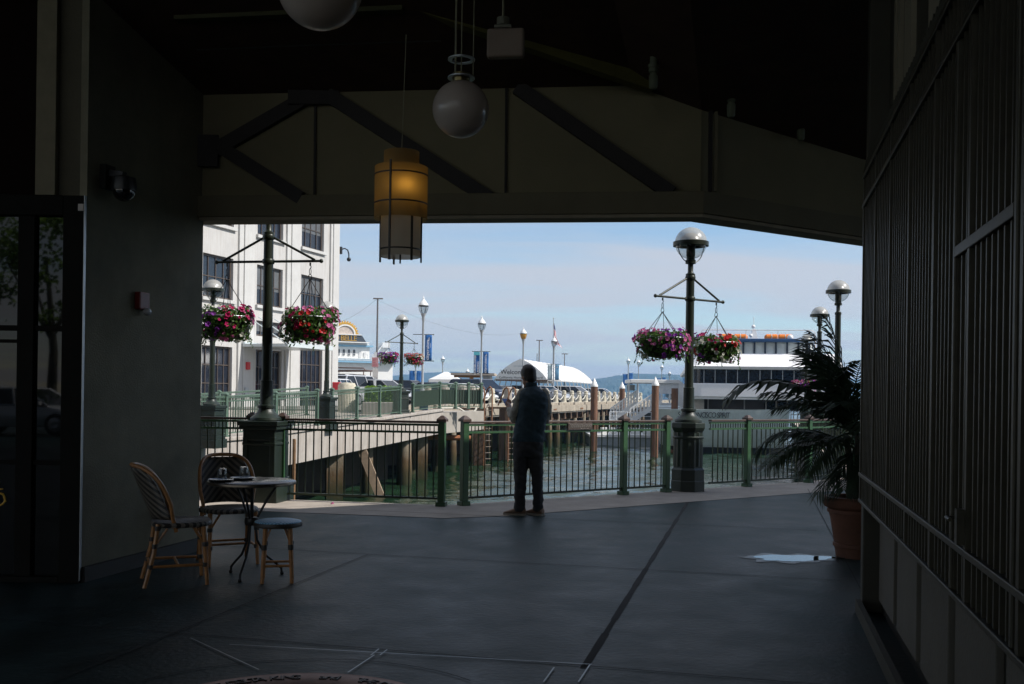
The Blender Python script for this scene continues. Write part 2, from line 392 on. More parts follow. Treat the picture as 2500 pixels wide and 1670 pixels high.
mb.tube(ring_, .007, 6); mb.tube([ctr + Vector((-.01, 0, .02)), ctr + Vector((-.01, 0, .085))], .010, 6); mb.ball(ctr + Vector((-.01, 0, .112)), .016, 8, 6)
mb.tube([ctr + Vector((-.01, 0, .03)), ctr + Vector((.03, 0, .03)), ctr + Vector((.05, 0, -.03))], .007, 6); mb.tube([ctr + Vector((-.01, 0, .065)), ctr + Vector((.03, 0, .065))], .006, 6)
mb.build('access_sticker', YEL, d)
mb = MB(); mb.mm((-.04, -.012, zt - .115), (.0, -.001, zt - .065)); mb.build('frame_label', mat('pale_label', (.55, .5, .46), .6), d)
mb = MB(); mb.mm((.001, -.004, .02), (.005, .03, zt)); mb.build('edge_trim', STEEL, d)

# dome camera and fire alarm on the left wall
c = at(262, 470, 7.62); t_, s_ = c.x * CA - c.y * SA, c.x * SA + c.y * CA
e = empty('dome_camera', P(-4.86, s_ - .02, c.z), WR, 'dark dome security camera on the wall above the glass door', 'camera')
mb = MB(); mb.mm((0, -.06, .02), (.05, .06, .20)); mb.bar((.05, 0, .14), (.17, 0, .12), .05, .05); mb.lathe([(.03, .12), (.085, .10), (.095, .03), (.09, .0)], (.17, 0, 0), 18); mb.build('housing', DARKM, e, smooth=True)
mb = MB(); mb.ball((.17, 0, .0), .083, 18, 8, (1, 1, .95), math.pi / 2, math.pi); mb.build('dome', mat('dome_plastic', (.01, .01, .012), .04, spec=.9), e, smooth=True)
c = at(338, 735, 8.05); s_ = c.x * SA + c.y * CA
e = empty('fire_alarm', P(-4.86, s_, c.z), WR, 'small red fire alarm with white strobe on the dark wall', 'alarm')
mb = MB(); mb.mm((0, -.065, -.07), (.055, .065, .07)); mb.build('housing', mat('alarm_red', (.16, .012, .010), .4), e, bevel=.008)
mb = MB(); mb.ball((.06, .02, -.085), .04, 12, 8, (.8, 1, .8)); mb.build('strobe', mat('strobe_lens', (.5, .5, .52), .1), e, smooth=True)

# right wall with tall iron gate ---------------------------------------
e = empty('gate_wall', P(.84, 0), WR, 'dark brown wall with grey panels behind the tall iron gate', 'wall')
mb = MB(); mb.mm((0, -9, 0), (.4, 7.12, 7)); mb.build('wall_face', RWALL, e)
mb = MB(); mb.mm((-.13, 7.125, 0), (.41, 7.26, 6.9)); mb.build('wall_end', RWALL, e, bevel=.01)
mb = MB(); q = 7.06; r = random.Random(2)
while q > 1.0:
    wd = .72; mb.mm((-.03, q - wd, .10), (0, q, .735)); q -= wd + .15
mb.build('wainscot_panel', RPANEL, e, bevel=.004)
for a, b, z1 in ((5.95, 6.22, 7), (5.0, 5.36, 7), (6.45, 6.52, 7), (6.62, 6.70, 7), (3.6, 4.15, 7), (2.5, 3.1, 7)): mb = MB(); mb.mm((-.028, a, 3.0), (0, b, z1)); mb.build('upper_panel', RPALE, e)
mb = MB(); q = 7.10
while q > .6:
    mb.mm((-.018, q - .016, .77), (0, q, 2.97)); q -= .25
mb.build('wall_batten', mat('batten_paint', (.09, .072, .045), .6), e)

g = empty('iron_gate', P(.70, 0), WR, 'tall black iron gate of close vertical pickets along the passage', 'gate')
mb = MB(); q = 7.13; i = 0
while q > .4:
    rr = .0075 if i % 9 else .016
    mb.box((0, q, 1.86), (rr * 2, rr * 2, 2.2)); mb.lathe([(.011, 0), (.018, .03), (.003, .12)], (0, q, 2.95), 4)
    q -= .078; i += 1
mb.build('picket', GATEM, g)
mb = MB()
for z, h in ((.757, .022), (.934, .026), (2.76, .03), (2.955, .028)): mb.mm((-.022, .3, z - h / 2), (.02, 7.16, z + h / 2))
mb.build('rail', GATEM, g, bevel=.004)
mb = MB(); mb.mm((-.018, 3.85, .77), (.018, 3.88, 2.74)); mb.mm((-.018, 2.97, .77), (.018, 3.0, 2.74)); mb.mm((-.019, 3.0, 1.96), (.019, 3.85, 2.0)); mb.build('gate_frame', GATEM, g, bevel=.004)
mb = MB(); mb.mm((-.04, 3.62, .96), (.0, 3.66, 1.08)); mb.tube([(-.045, 3.64, 1.05), (-.07, 3.64, 1.05), (-.07, 3.57, 1.05)], .007, 6); mb.build('latch', GATEM, g)
mb = MB(); mb.mm((-.034, .3, .003), (.0, 7.12, .09)); mb.build('bottom_board', RWALL, g)

# fascia over the opening -------------------------------------------------
F1 = Vector((1.57, 8.42)); FASL = [F1 + Vector((-.9932, .1164)) * 8, F1, F1 + Vector((.839, .545)) * 15]
def wallstrip(pts, o0, o1, z0, z1):
    a = off(pts, o0); b = off(pts, o1); m = MB()
    for i in range(len(pts) - 1):
        vs = [(a[i].x, a[i].y, z0), (a[i + 1].x, a[i + 1].y, z0), (b[i + 1].x, b[i + 1].y, z0), (b[i].x, b[i].y, z0)]
        vs += [(x, y, z1) for x, y, z in vs]
        m.add(vs, [(0, 3, 2, 1), (4, 5, 6, 7), (0, 1, 5, 4), (2, 3, 7, 6), (3, 0, 4, 7), (1, 2, 6, 5)])
    return m
fa = empty('opening_fascia', (F1.x, F1.y, 2.96), 0, 'wide olive panelled fascia with dark diagonal braces over the opening', 'fascia')
def loc(mb_): mb_.v = [(x - F1.x, y - F1.y, z - 2.96) for x, y, z in mb_.v]; return mb_
loc(wallstrip(FASL, .0, .22, 3.175, 5.2)).build('panel', FASC, fa)
loc(wallstrip(FASL, -.07, .20, 2.985, 3.172)).build('lower_beam', FASC2, fa, bevel=.006)
loc(wallstrip(FASL, -.05, .18, 2.955, 2.984)).build('soffit_strip', mat('soffit_paint', (.30, .26, .19), .8), fa)
def on_fascia(px, py, offn=-.03):
    a = px - 1250; b = py - 960.6; u = (a + b * RHO) / F
    best = None
    for (p, q) in ((FASL[0], FASL[1]), (FASL[1], FASL[2])):
        dd = q - p; n = Vector((-dd.y, dd.x)).normalized(); p2 = p + n * offn
        den = dd.x - u * dd.y
        k = (u * p2.y - p2.x) / den
        if -.05 <= k <= 1.05:
            Y = p2.y + dd.y * k; best = at(px, py, Y)
            return best
    return at(px, py, F1.y)
def fbar(name, p0, p1, w, m, offn=-.03, dep=.06):
    a = on_fascia(*p0, offn); b = on_fascia(*p1, offn); mb = MB(); mb.bar(a, b, dep, w, up=(0, 0, 1)); return loc(mb).build(name, m, fa)
fbar('brace', (478, 395), (762, 231), .122, TRUSS)
fbar('brace', (515, 344), (735, 484), .118, TRUSS, -.045)
fbar('brace', (800, 231), (1195, 485), .122, TRUSS)
fbar('brace', (1262, 213), (1640, 473), .122, TRUSS)
for (gp, gs) in (((766, 238), (.45, .03, .12)), ((505, 368), (.20, .03, .28))): mb = MB(); mb.box(on_fascia(*gp, -.06), gs); loc(mb).build('gusset_plate', TRUSS, fa)
for px, y0, y1 in ((770, 246, 482), (1236, 215, 480)): fbar('panel_joint', (px, y0), (px - 2, y1), .02, TRUSS, -.012, .02)
fbar('panel_joint', (1735, 272), (1733, 468), .035, TRUSS, -.012, .03); fbar('panel_trim', (1748, 274), (1746, 468), .045, FASC2, -.012, .025)

# ceiling, rising towards the back of the passage
K = [Vector((FASL[0].x, FASL[0].y, 4.09)), Vector((1.0, 8.487, 4.09)), Vector((1.57, 8.42, 3.87)), Vector((3.31, 9.55, 3.75)), Vector((6.4, 11.55, 3.70)), Vector((14.15, 16.6, 3.70))]
mb = MB(); dv = Vector((-SA, -CA, 0)) * 20
vs = [k + Vector((0, 0, 0)) for k in K] + [k + dv + Vector((0, 0, 4.2)) for k in K] + [k + Vector((0, 0, .2)) for k in K] + [k + dv + Vector((0, 0, 4.4)) for k in K]
n = len(K); fs = []
for i in range(n - 1):
    fs += [(i, i + 1, i + 1 + n, i + n), (i + 2 * n, i + 3 * n, i + 1 + 3 * n, i + 1 + 2 * n), (i, i + 2 * n, i + 1 + 2 * n, i + 1), (i + n, i + 1 + n, i + 1 + 3 * n, i + 3 * n)]
fs += [(0, n, 3 * n, 2 * n), (n - 1, 3 * n - 1, 4 * n - 1, 2 * n - 1)]
mb.add(vs, fs); tag(mb.build('ceiling', CEILM), kind='structure')
OLIVE = mat('olive_beam_paint', (.11, .10, .025), .7, var=.2)
mb = MB(); mb.bar(at(1592, 207, 8.36), at(1000, 6, 7.55), .10, .12)
tag(mb.build('hip_beam', OLIVE), 'long olive roof beam running diagonally under the dark ceiling', 'beam')
mb = MB(); mb.bar(at(430, 36, 7.75), at(985, 12, 7.5), .08, .10)
tag(mb.build('cross_beam', mat('dull_olive_beam', (.045, .045, .014), .8)), 'short olive roof beam crossing above the big globe pendant', 'beam')
mb = MB(); mb.tube([at(480, 122, 7.9), at(880, 106, 7.8), at(1075, 100, 7.7)], .006, 6)
tag(mb.build('ceiling_cable', DARKM), 'thin dark cable strung across below the ceiling', 'cable')
# unseen roof slab, added and shaped to throw the long shadow on the pavement
E1 = Vector((4.2, 10.65)); el_, er_ = E1 + Vector((-.9932, .1164)) * 18, E1 + Vector((.839, .545)) * 22
mb = MB(); mb.prism([(el_.x, el_.y), (E1.x, E1.y), (er_.x, er_.y), (er_.x + 6, er_.y - 20), (el_.x - 4, el_.y - 16)], 6.40, 6.75); tag(mb.build('shadow_eave', FASC2), 'unseen roof eave shaped to throw the pavement shadow', 'eave')
mb = MB(); mb.prism([(-3.72, 7.75), (-3.40, 8.85), (-14, 9.9), (-14, 7.75)], 0, 9); tag(mb.build('cafe_building', PLASTER), 'dark cafe building mass behind the glazed door', 'building')
mb = MB(); mb.prism([(v.x, v.y) for v in (P(1.25, -9), P(16, -9), P(16, 6.9), P(1.25, 6.9))], 0, 9); tag(mb.build('light_block_mass', RWALL), 'unseen building mass added behind the gate wall to limit light', 'building')  # unseen mass added to hold back sky light from the right

# pendants --------------------------------------------------------------------
OPAL = mat('opal_glass', (.60, .52, .46), .25, var=.05, scale=3, coat=.4)
_nt = OPAL.node_tree; _b = _nt.nodes['Principled BSDF']; _t = _nt.nodes.new('ShaderNodeBsdfTranslucent'); _t.inputs[0].default_value = (.74, .64, .58, 1); _m = _nt.nodes.new('ShaderNodeMixShader'); _m.inputs[0].default_value = .35
_nt.links.new(_b.outputs[0], _m.inputs[1]); _nt.links.new(_t.outputs[0], _m.inputs[2]); _nt.links.new(_m.outputs[0], _nt.nodes['Material Output'].inputs[0])
def globe(px, py, rpx, rr, top, label, cables=True):
    Y = rr * F / rpx; c = at(px, py, Y)
    g = empty('globe_pendant', (c.x, c.y, c.z), 0, label, 'pendant lamp', 'opal globe pendants')
    mb = MB(); mb.ball((0, 0, 0), rr, 40, 24); mb.build('globe', OPAL, g, smooth=True)
    mb = MB(); mb.lathe([(.05, .0), (.055, .03), (.055, .06), (.03, .065)], (0, 0, rr - .015), 20); mb.build('socket', mat('brass_dark', (.16, .13, .06), .35, metal=.8), g, smooth=True)
    for z, r1 in ((rr + .015, .085), (rr + .13, .085)):
        mb = MB(); mb.lathe([(r1 - .026, 0), (r1, 0), (r1, .008), (r1 - .026, .008), (r1 - .026, 0)], (0, 0, z), 28); mb.build('ring', STEEL, g)
    mb = MB()
    for k in range(3):
        a = 2.2 + k * 2.094; x, y = .074 * math.cos(a), .074 * math.sin(a); mb.tube([(x, y, rr + .01), (x, y, top)], .0035, 6)
    mb.tube([(0, 0, rr + .05), (0, 0, top)], .0045, 6); mb.build('suspension_cable', mat('cable_khaki', (.22, .21, .13), .5), g)
    return g
globe(1125, 267, 69, .176, 1.75, 'white opal globe pendant hanging beside the small box fitting')
globe(781, -34, 104, .176, 1.9, 'larger looking opal globe pendant hanging nearest, cut off by the picture edge')
# lantern
Y = 7.0; c = at(977, 640, Y)
la = empty('lantern', c, 0, 'tiered amber lantern hanging in the opening with a lit bulb', 'pendant lamp')
def shade(name, col, tf=.0):
    m = bpy.data.materials.new(name); m.use_nodes = True; nt = m.node_tree; N_ = nt.nodes; out = N_['Material Output']; N_.remove(N_['Principled BSDF'])
    a = N_.new('ShaderNodeBsdfDiffuse'); a.inputs[0].default_value = (*[x * .75 for x in col], 1); b = N_.new('ShaderNodeBsdfTranslucent'); b.inputs[0].default_value = (*col, 1)
    x = N_.new('ShaderNodeMixShader'); x.inputs[0].default_value = .6
    tcn = N_.new('ShaderNodeTexCoord'); nz = N_.new('ShaderNodeTexNoise'); nz.inputs['Scale'].default_value = 9; nz.inputs['Detail'].default_value = 3.2
    rm = N_.new('ShaderNodeMapRange'); rm.inputs['To Min'].default_value = .45 + tf; rm.inputs['To Max'].default_value = .75 + tf
    nt.links.new(tcn.outputs['Object'], nz.inputs['Vector']); nt.links.new(nz.outputs['Fac'], rm.inputs['Value']); nt.links.new(rm.outputs['Result'], x.inputs[0])
    nt.links.new(a.outputs[0], x.inputs[1]); nt.links.new(b.outputs[0], x.inputs[2]); nt.links.new(x.outputs[0], out.inputs[0]); return m
SH1 = shade('amber_shade', (.50, .36, .17)); SH2 = shade('parchment_shade', (.88, .80, .70), .2)
px = Y / F
def shell(r0, z0, z1, th=.006, n=40):
    m = MB(); m.lathe([(r0, z0), (r0, (z0 + z1) / 2), (r0, z1)], (0, 0, 0), n, cap=False); return m
shell(.186, .30, .665).build('upper_shade', SH1, la, smooth=True)
shell(.124, .66, .775).build('cap_shade', SH1, la, smooth=True)
shell(.140, .035, .42).build('lower_shade', SH2, la, smooth=True)
mb = MB()
for a in (0.15, math.pi - .15, -2.0, 2.0, -.9):
    x, y = .146 * math.cos(a), .146 * math.sin(a); mb.box((x, y, .22), (.012, .012, .44), a)
    x, y = .186 * math.cos(a), .186 * math.sin(a)
a = -1.85; mb.box((.193 * math.cos(a), .193 * math.sin(a), .48), (.012, .012, .40), a)
mb.lathe([(.191, 0), (.191, .010), (.187, .010), (.187, 0), (.191, 0)], (0, 0, .40), 36); mb.lathe([(.191, 0), (.191, .010), (.187, .010), (.187, 0), (.191, 0)], (0, 0, .60), 36)
mb.lathe([(.146, 0), (.146, .010), (.141, .010), (.141, 0), (.146, 0)], (0, 0, .08), 36); mb.tube([(0, 0, -.01), (0, 0, .80)], .006, 8)
mb.build('metal_strap', mat('lantern_iron', (.03, .024, .018), .5), la)
mb = MB(); mb.ball((.035, -.115, .515), .026, 14, 10, (1, 1, 1.3))
EM = bpy.data.materials.new('bulb_glow'); EM.use_nodes = True; bb = EM.node_tree.nodes['Principled BSDF']; bb.inputs['Emission Color'].default_value = (1, .62, .16, 1); bb.inputs['Emission Strength'].default_value = 6
mb.build('bulb', EM, la, smooth=True)
mb = MB(); mb.tube([(0, 0, .78), (.02, 0, 1.6)], .003, 6); mb.build('suspension_cable', mat('cable_khaki', (.22, .21, .13), .5), la)
# box fitting
c = at(1235, 107, 6.5)
bx = empty('ceiling_box', c, -.12, 'beige rounded box fitting hanging from a conduit', 'light box')
mb = MB(); mb.box((0, 0, 0), (.245, .07, .19)); mb.build('housing', mat('beige_box', (.24, .18, .14), .6, var=.08), bx, bevel=.018, segs=3)
mb = MB(); mb.box((-.02, 0, .107), (.11, .06, .02)); mb.lathe([(.042, 0), (.042, .05), (.03, .055)], (-.02, 0, .118), 14); mb.build('canopy', mat('box_green', (.14, .14, .10), .5), bx)
mb = MB(); mb.tube([(-.02, 0, .17), (-.02, 0, 1.2)], .008, 8); mb.build('conduit', mat('cable_khaki', (.22, .21, .13), .5), bx)
# spotlights
for k, (px_, py_, Y, wh) in enumerate(((1595, 192, 7.9, 'olive ceiling spotlight at the top of the roof slope'), (1785, 262, 8.3, 'olive ceiling spotlight in the middle of the roof slope'), (1955, 320, 8.9, 'olive ceiling spotlight at the foot of the slope by the wall'))):
    c = at(px_, py_, Y); sp = empty('ceiling_spotlight', c, .2 * k, wh, 'spotlight', 'ceiling spotlights on the roof slope')
    GREENB = mat('spot_green', (.10, .115, .075), .6)
    mb = MB(); mb.lathe([(.045, .085), (.045, .11), (.032, .115)], (0, 0, 0), 14); mb.lathe([(.03, .112), (.03, .5)], (0, 0, 0), 10); mb.build('mount', GREENB, sp, smooth=True)
    mb = MB(); mb.lathe([(.022, -.085), (.034, -.07), (.036, .02), (.028, .03), (.028, .045), (.038, .05), (.038, .084)], (0, 0, 0), 16); mb.build('lamp_housing', GREENB, sp, smooth=True)

# floor medallion with lettering and brass inlay
md = empty('floor_medallion', (-.97, 4.34, 0), 0, 'round bronze medallion with raised lettering set in the floor', 'medallion')
MED = mat('bronze_medallion', (.24, .14, .11), .42, metal=.5, var=.2, scale=14)
mb = MB(); mb.lathe([(0.0, .006), (.545, .006), (.55, .009), (.72, .009), (.735, .012), (.745, .006), (.745, .0)], (0, 0, 0), 96); mb.build('disc', MED, md, smooth=True)
LETM = mat('bronze_letter', (.05, .038, .033), .5, metal=.5)
def arc_text(s, rad, size, amid, step):
    n_ = len(s)
    for i, chx in enumerate(s):
        if chx == ' ': continue
        a = amid - (i - (n_ - 1) / 2) * step
        M = Matrix.Translation((rad * math.cos(a), rad * math.sin(a), .012)) @ Matrix.Rotation(a - math.pi / 2, 4, 'Z')
        yield chx, M
import itertools
lm = MB()
def glyph(chx, size, M):
    cu = bpy.data.curves.new('g', 'FONT'); cu.body = chx; cu.size = size; cu.extrude = .003; cu.align_x = 'CENTER'; cu.align_y = 'CENTER'; cu.resolution_u = 2
    t = bpy.data.objects.new('tmp', cu); COL.objects.link(t); dg = bpy.context.evaluated_depsgraph_get()
    me = bpy.data.meshes.new_from_object(t.evaluated_get(dg)); bpy.data.objects.remove(t); me.transform(M)
    lm.add([v.co.copy() for v in me.vertices], [tuple(p.vertices) for p in me.polygons]); bpy.data.meshes.remove(me)
for chx, M in arc_text('THE DELTA KING   and   THE DELTA QUEEN', .655, .085, R(82), .052): glyph(chx, .085, M)
lm.build('lettering', LETM, md, recalc=False)
mb = MB()
def brass(p, q, wd=.008):
    a = at(*p, 5); b = at(*q, 5); res = []
    for px_, py_ in (p, q):
        bb_ = py_ - 960.6; aa = px_ - 1250; v = -(bb_ - aa * RHO); Yv = -F * H / v; u = aa + bb_ * RHO; res.append((u / F * Yv, Yv))
    strip(res[0], res[1], wd, .010)
for p, q in (((465, 1561), (632, 1639)), ((849, 1646), (914, 1603)), ((905, 1604), (925, 1588)), ((928, 1603), (945, 1590)), ((1327, 1669), (1353, 1633)), ((560, 1577), (1445, 1626)), ((1412, 1669), (1440, 1627))): brass(p, q)
ps = [(-.97 + 1.02 * math.cos(a), 4.34 + 1.02 * math.sin(a)) for a in [R(40 + k * 5) for k in range(22)]]
tag(mb.build('brass_inlay', mat('brass_strip', (.16, .18, .19), .35, metal=.5), recalc=False), 'thin pale inlay lines in the floor around the medallion', 'floor inlay')
mb = MB()
for p, q in zip(ps, ps[1:]): strip(p, q, .01, .0065)
tag(mb.build('paving_joint', GROOVE, recalc=False), kind='structure')
# ================================================================== CAFE SET
RATT = mat('rattan_cane', (.37, .165, .05), .45, var=.25, scale=18, coat=.3)
RATD = mat('rattan_binding', (.035, .028, .022), .5, var=.2)
def weave_mat(name, c1, c2, sc, mode):
    m = bpy.data.materials.new(name); m.use_nodes = True; nt = m.node_tree; N_ = nt.nodes; L_ = nt.links; b = N_['Principled BSDF']; b.inputs['Roughness'].default_value = .4
    tcn = N_.new('ShaderNodeTexCoord'); sp = N_.new('ShaderNodeSeparateXYZ'); L_.new(tcn.outputs['Object'], sp.inputs[0])
    def mth(op, a, b_=None):
        n = N_.new('ShaderNodeMath'); n.operation = op
        for i, q in enumerate((a, b_)):
            if q is None: continue
            if isinstance(q, (int, float)): n.inputs[i].default_value = q
            else: L_.new(q, n.inputs[i])
        return n.outputs[0]
    ax = mth('ABSOLUTE', sp.outputs['X'])
    other = sp.outputs['Z'] if mode == 'back' else sp.outputs['Y']
    v = mth('FRACT', mth('MULTIPLY', mth('ADD', ax, other), sc))
    st = mth('GREATER_THAN', v, .5)
    mxn = N_.new('ShaderNodeMix'); mxn.data_type = 'RGBA'; L_.new(st, mxn.inputs['Factor']); mxn.inputs['A'].default_value = (*c1, 1); mxn.inputs['B'].default_value = (*c2, 1)
    L_.new(mxn.outputs['Result'], b.inputs['Base Color'])
    wv = mth('SINE', mth('MULTIPLY', mth('SUBTRACT', ax, other), 900.0)); bp = N_.new('ShaderNodeBump'); bp.inputs['Strength'].default_value = .4; bp.inputs['Distance'].default_value = .003
    L_.new(mth('ADD', wv, mth('MULTIPLY', st, 1.0)), bp.inputs['Height']); L_.new(bp.outputs[0], b.inputs['Normal'])
    return m
WB = weave_mat('chevron_weave_back', (.022, .019, .016), (.16, .135, .105), 17, 'back')
WS = weave_mat('chevron_weave_seat', (.022, .019, .016), (.19, .165, .135), 17, 'seat')
WSB = weave_mat('sky_sheen_weave', (.08, .30, .52), (.36, .66, .92), 30, 'seat')  # blue of the sky's reflection put into the seat colours

def bistro_chair(label, loc, rz):
    # faces local -Y ; back at +Y
    e = empty('bistro_chair', loc, rz, label, 'chair', 'woven bistro chairs at the small table')
    m = MB(); ring = []
    n = 28
    prof = []
    def out(a, k=1.0):
        c, s = math.cos(a), math.sin(a); return (.225 * k * math.copysign(abs(c) ** .75, c), -.01 + .215 * k * math.copysign(abs(s) ** .75, s))
    rings = []
    for k, z in ((.90, .425), (1.0, .432), (1.02, .45), (.98, .465), (.8, .470), (.4, .472), (.02, .473)):
        rings.append([(*out(2 * math.pi * i / n, k), z) for i in range(n)])
    m.loft(rings); m.build('seat', WS, e, smooth=True)
    # back: hoop of cane + woven panel, curved
    hoop = []
    def bp(x, z): return Vector((x, .175 + (z - .46) * .40 - 3.0 * x * x, z))
    pts = []
    for a in [k / 24 for k in range(25)]:
        t = math.pi * (1.0 - a)
        pts.append((.225 * math.copysign(abs(math.cos(t)) ** .55, math.cos(t)), .60 + .285 * math.sin(t) ** .6 if 0 < a < 1 else .60))
    pts = [(-.195, .40), (-.205, .50)] + pts + [(.205, .50), (.195, .40)]
    m = MB(); m.tube([bp(*p) for p in pts], .0155, 10); m.build('back_hoop', RATT, e, smooth=True)
    m = MB(); cols = 12; rows = 12; vs = []; fs = []
    for j in range(rows + 1):
        z = .49 + .375 * j / rows
        for i in range(cols + 1):
            u = -1 + 2 * i / cols
            wx = .20 * (1 - max(0, (z - .66) / .235) ** 3.2 * .45)
            vs.append(bp(u * wx, z) + Vector((0, .004, 0)))
    for j in range(rows):
        for i in range(cols):
            a = j * (cols + 1) + i; fs.append((a, a + 1, a + cols + 2, a + cols + 1))
    m.add(vs, fs); o = m.build('backrest', WB, e, smooth=True, recalc=False); md_ = o.modifiers.new('s', 'SOLIDIFY'); md_.thickness = .012
    for sx in (-1, 1):
        m = MB(); m.tube([(sx * .185, -.155, .435), (sx * .19, -.17, .22), (sx * .198, -.185, 0)], [.0165, .017, .0145], 10); lg = m.build('leg', RATT, e, smooth=True)
        for z in (.30, .15): m2 = MB(); m2.lathe([(.021, -.016), (.0225, 0), (.021, .016)], (sx * .19, -.168, z), 10); m2.build('binding', RATD, lg, smooth=True)
        m = MB(); m.tube([(sx * .19, .165, .46), (sx * .195, .19, .25), (sx * .205, .255, 0)], [.0165, .017, .0145], 10); lg = m.build('leg', RATT, e, smooth=True)
        for z, y in ((.30, .186), (.15, .214), (.43, .168)): m2 = MB(); m2.lathe([(.021, -.016), (.0225, 0), (.021, .016)], (sx * .196, y, z), 10); m2.build('binding', RATD, lg, smooth=True)
    m = MB()
    for sx in (-1, 1):
        m.tube([(sx * .192, -.168, .15), (sx * .2, .212, .15)], .011, 8); m.tube([(sx * .188, -.163, .30), (sx * .186, -.09, .425)], .009, 8); m.tube([(sx * .194, .186, .30), (sx * .187, .10, .425)], .009, 8)
        m.tube([(sx * .188, -.168, .30), (sx * .11, -.16, .425)], .009, 8)
    m.tube([(-.19, .02, .15), (.19, .02, .15)], .011, 8); m.tube([(-.2, .212, .155), (.2, .212, .155)], .011, 8)
    m.build('stretcher', RATT, e, smooth=True)
    return e
ch = bistro_chair('woven bistro chair nearest the glass door, turned side on', (-2.49, 7.50, 0), R(113))
ch2 = copy_tree(ch, 'woven bistro chair behind the table with its chevron back to the wall', (-2.36, 8.36, 0), R(28))

st = empty('bistro_stool', (-1.765, 7.57, 0), R(12), 'round rattan stool whose woven seat colour carries the blue sky sheen', 'stool')
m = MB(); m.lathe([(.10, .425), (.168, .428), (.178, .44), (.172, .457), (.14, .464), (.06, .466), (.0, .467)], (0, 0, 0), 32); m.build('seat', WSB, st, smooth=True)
m = MB(); m.lathe([(.165, .415), (.181, .42), (.184, .435), (.179, .45), (.165, .452), (.165, .415)], (0, 0, 0), 32); m.build('seat_band', RATD, st, smooth=True)
for k in range(4):
    a = math.pi / 4 + k * math.pi / 2; x, y = .14 * math.cos(a), .14 * math.sin(a)
    m = MB(); m.tube([(x * .92, y * .92, .42), (x, y, .22), (x * 1.10, y * 1.10, 0)], [.0165, .017, .0145], 10); lg = m.build('leg', RATT, st, smooth=True)
    m = MB(); m.lathe([(.021, -.02), (.0225, 0), (.021, .02)], (x * .98, y * .98, .27), 10); m.build('binding', RATD, lg, smooth=True)
m = MB()
for k in range(4):
    a, b = math.pi / 4 + k * math.pi / 2, math.pi / 4 + (k + 1) * math.pi / 2
    A = Vector((.145 * math.cos(a), .145 * math.sin(a), 0)); B = Vector((.145 * math.cos(b), .145 * math.sin(b), 0)); z = Vector((0, 0, 1))
    m.tube([A + z * .13, B + z * .13], .010, 8)
    m.tube([A + z * .27, A.lerp(B, .25) * .95 + z * .415], .006, 6); m.tube([B + z * .27, B.lerp(A, .25) * .95 + z * .415], .006, 6)
m.build('stretcher', RATT, st, smooth=True)

tb = empty('bistro_table', (-2.01, 7.74, 0), 0, 'small round black bistro table with curved iron legs', 'table')
m = MB(); m.lathe([(0, .715), (.31, .715), (.332, .722), (.334, .738), (.325, .745), (.0, .745)], (0, 0, 0), 48); m.build('tabletop', mat('black_table_top', (.03, .027, .027), .22, var=.25, scale=5, spec=.5), tb, smooth=True)
m = MB(); m.lathe([(.327, .717), (.3355, .72), (.337, .735), (.333, .7425), (.327, .7425), (.327, .717)], (0, 0, 0), 48); m.build('table_edge', mat('table_edge_metal', (.16, .13, .10), .3, metal=.8), tb, smooth=True)
for k in range(3):
    a = R(-95) + k * R(120); c, s = math.cos(a), math.sin(a); pr = [(.20, .715), (.12, .60), (.05, .47), (.03, .40), (.045, .28), (.11, .16), (.20, .085), (.235, .05), (.24, .0)]
    m = MB(); m.tube([(c * r_, s * r_, z) for r_, z in pr], .0095, 8); m.ball((c * .24, s * .24, .012), .016, 8, 6); m.build('leg', DARKM, tb, smooth=True)
m = MB(); m.lathe([(.05, .40), (.056, .42), (.056, .44), (.05, .46)], (0, 0, 0), 20); m.tube([(0, 0, .43), (0, 0, .715)], .013, 8); m.build('collar', DARKM, tb, smooth=True)
for k, (x, y, lab) in enumerate(((-2.22, 7.62, 'front'), (-2.10, 7.80, 'rear'))):
    m = MB(); m.lathe([(0, .001), (.07, .001), (.085, .006), (.098, .016), (.095, .019), (.08, .011), (.0, .007)], (0, 0, 0), 32)
    pl = m.build('side_plate', mat('dark_plate', (.05, .055, .06), .12, var=.1, coat=.4), None, smooth=True, loc=(x, y, .7455)); tag(pl, lab + ' dark side plate under an upturned glass on the table', 'plate', 'plates on the bistro table')
    m = MB(); m.lathe([(.034, .0), (.036, .03), (.034, .07), (.030, .092), (.0, .094), (.0, .086), (.027, .084), (.031, .066), (.033, .03), (.031, .0), (.034, .0)], (0, 0, 0), 28)
    gl = m.build('tumbler', GLASSW, None, smooth=True, loc=(x + .01, y, .755)); tag(gl, 'upturned glass tumbler on the ' + lab + ' plate of the table', 'glass', 'tumblers on the bistro table')

# ================================================================== POTTED PALM
TERR = mat('terracotta', (.125, .05, .028), .75, var=.25, scale=4, bump=.15)
c = Vector((3.19, 9.12, 0))
pt = empty('plant_pot', c, 0, 'tall terracotta pot standing at the end of the gate wall', 'pot')
m = MB(); m.lathe([(0, .0), (.195, .0), (.20, .05), (.21, .09), (.222, .095), (.222, .125), (.212, .13), (.25, .36), (.262, .40), (.275, .405), (.275, .435), (.268, .44), (.30, .455), (.31, .47), (.315, .53), (.30, .55), (.265, .55), (.25, .50), (.0, .50)], (0, 0, 0), 40); m.build('pot_body', TERR, pt, smooth=True)
m = MB(); m.lathe([(.0, .515), (.13, .512), (.25, .50)], (0, 0, 0), 24); m.build('soil', mat('pot_soil', (.02, .014, .01), .95, var=.4, scale=30), pt)
PALM = leaf_mat('palm_leaf', (.024, .044, .022), .22, .55, .35, 5)
pal = empty('palm_plant', c + Vector((-.03, 0, .49)), 0, 'dark feathery palm growing in the terracotta pot', 'palm')
PS = mat('palm_stem', (.05, .045, .028), .75, var=.3, scale=12, bump=.3)
m = MB()
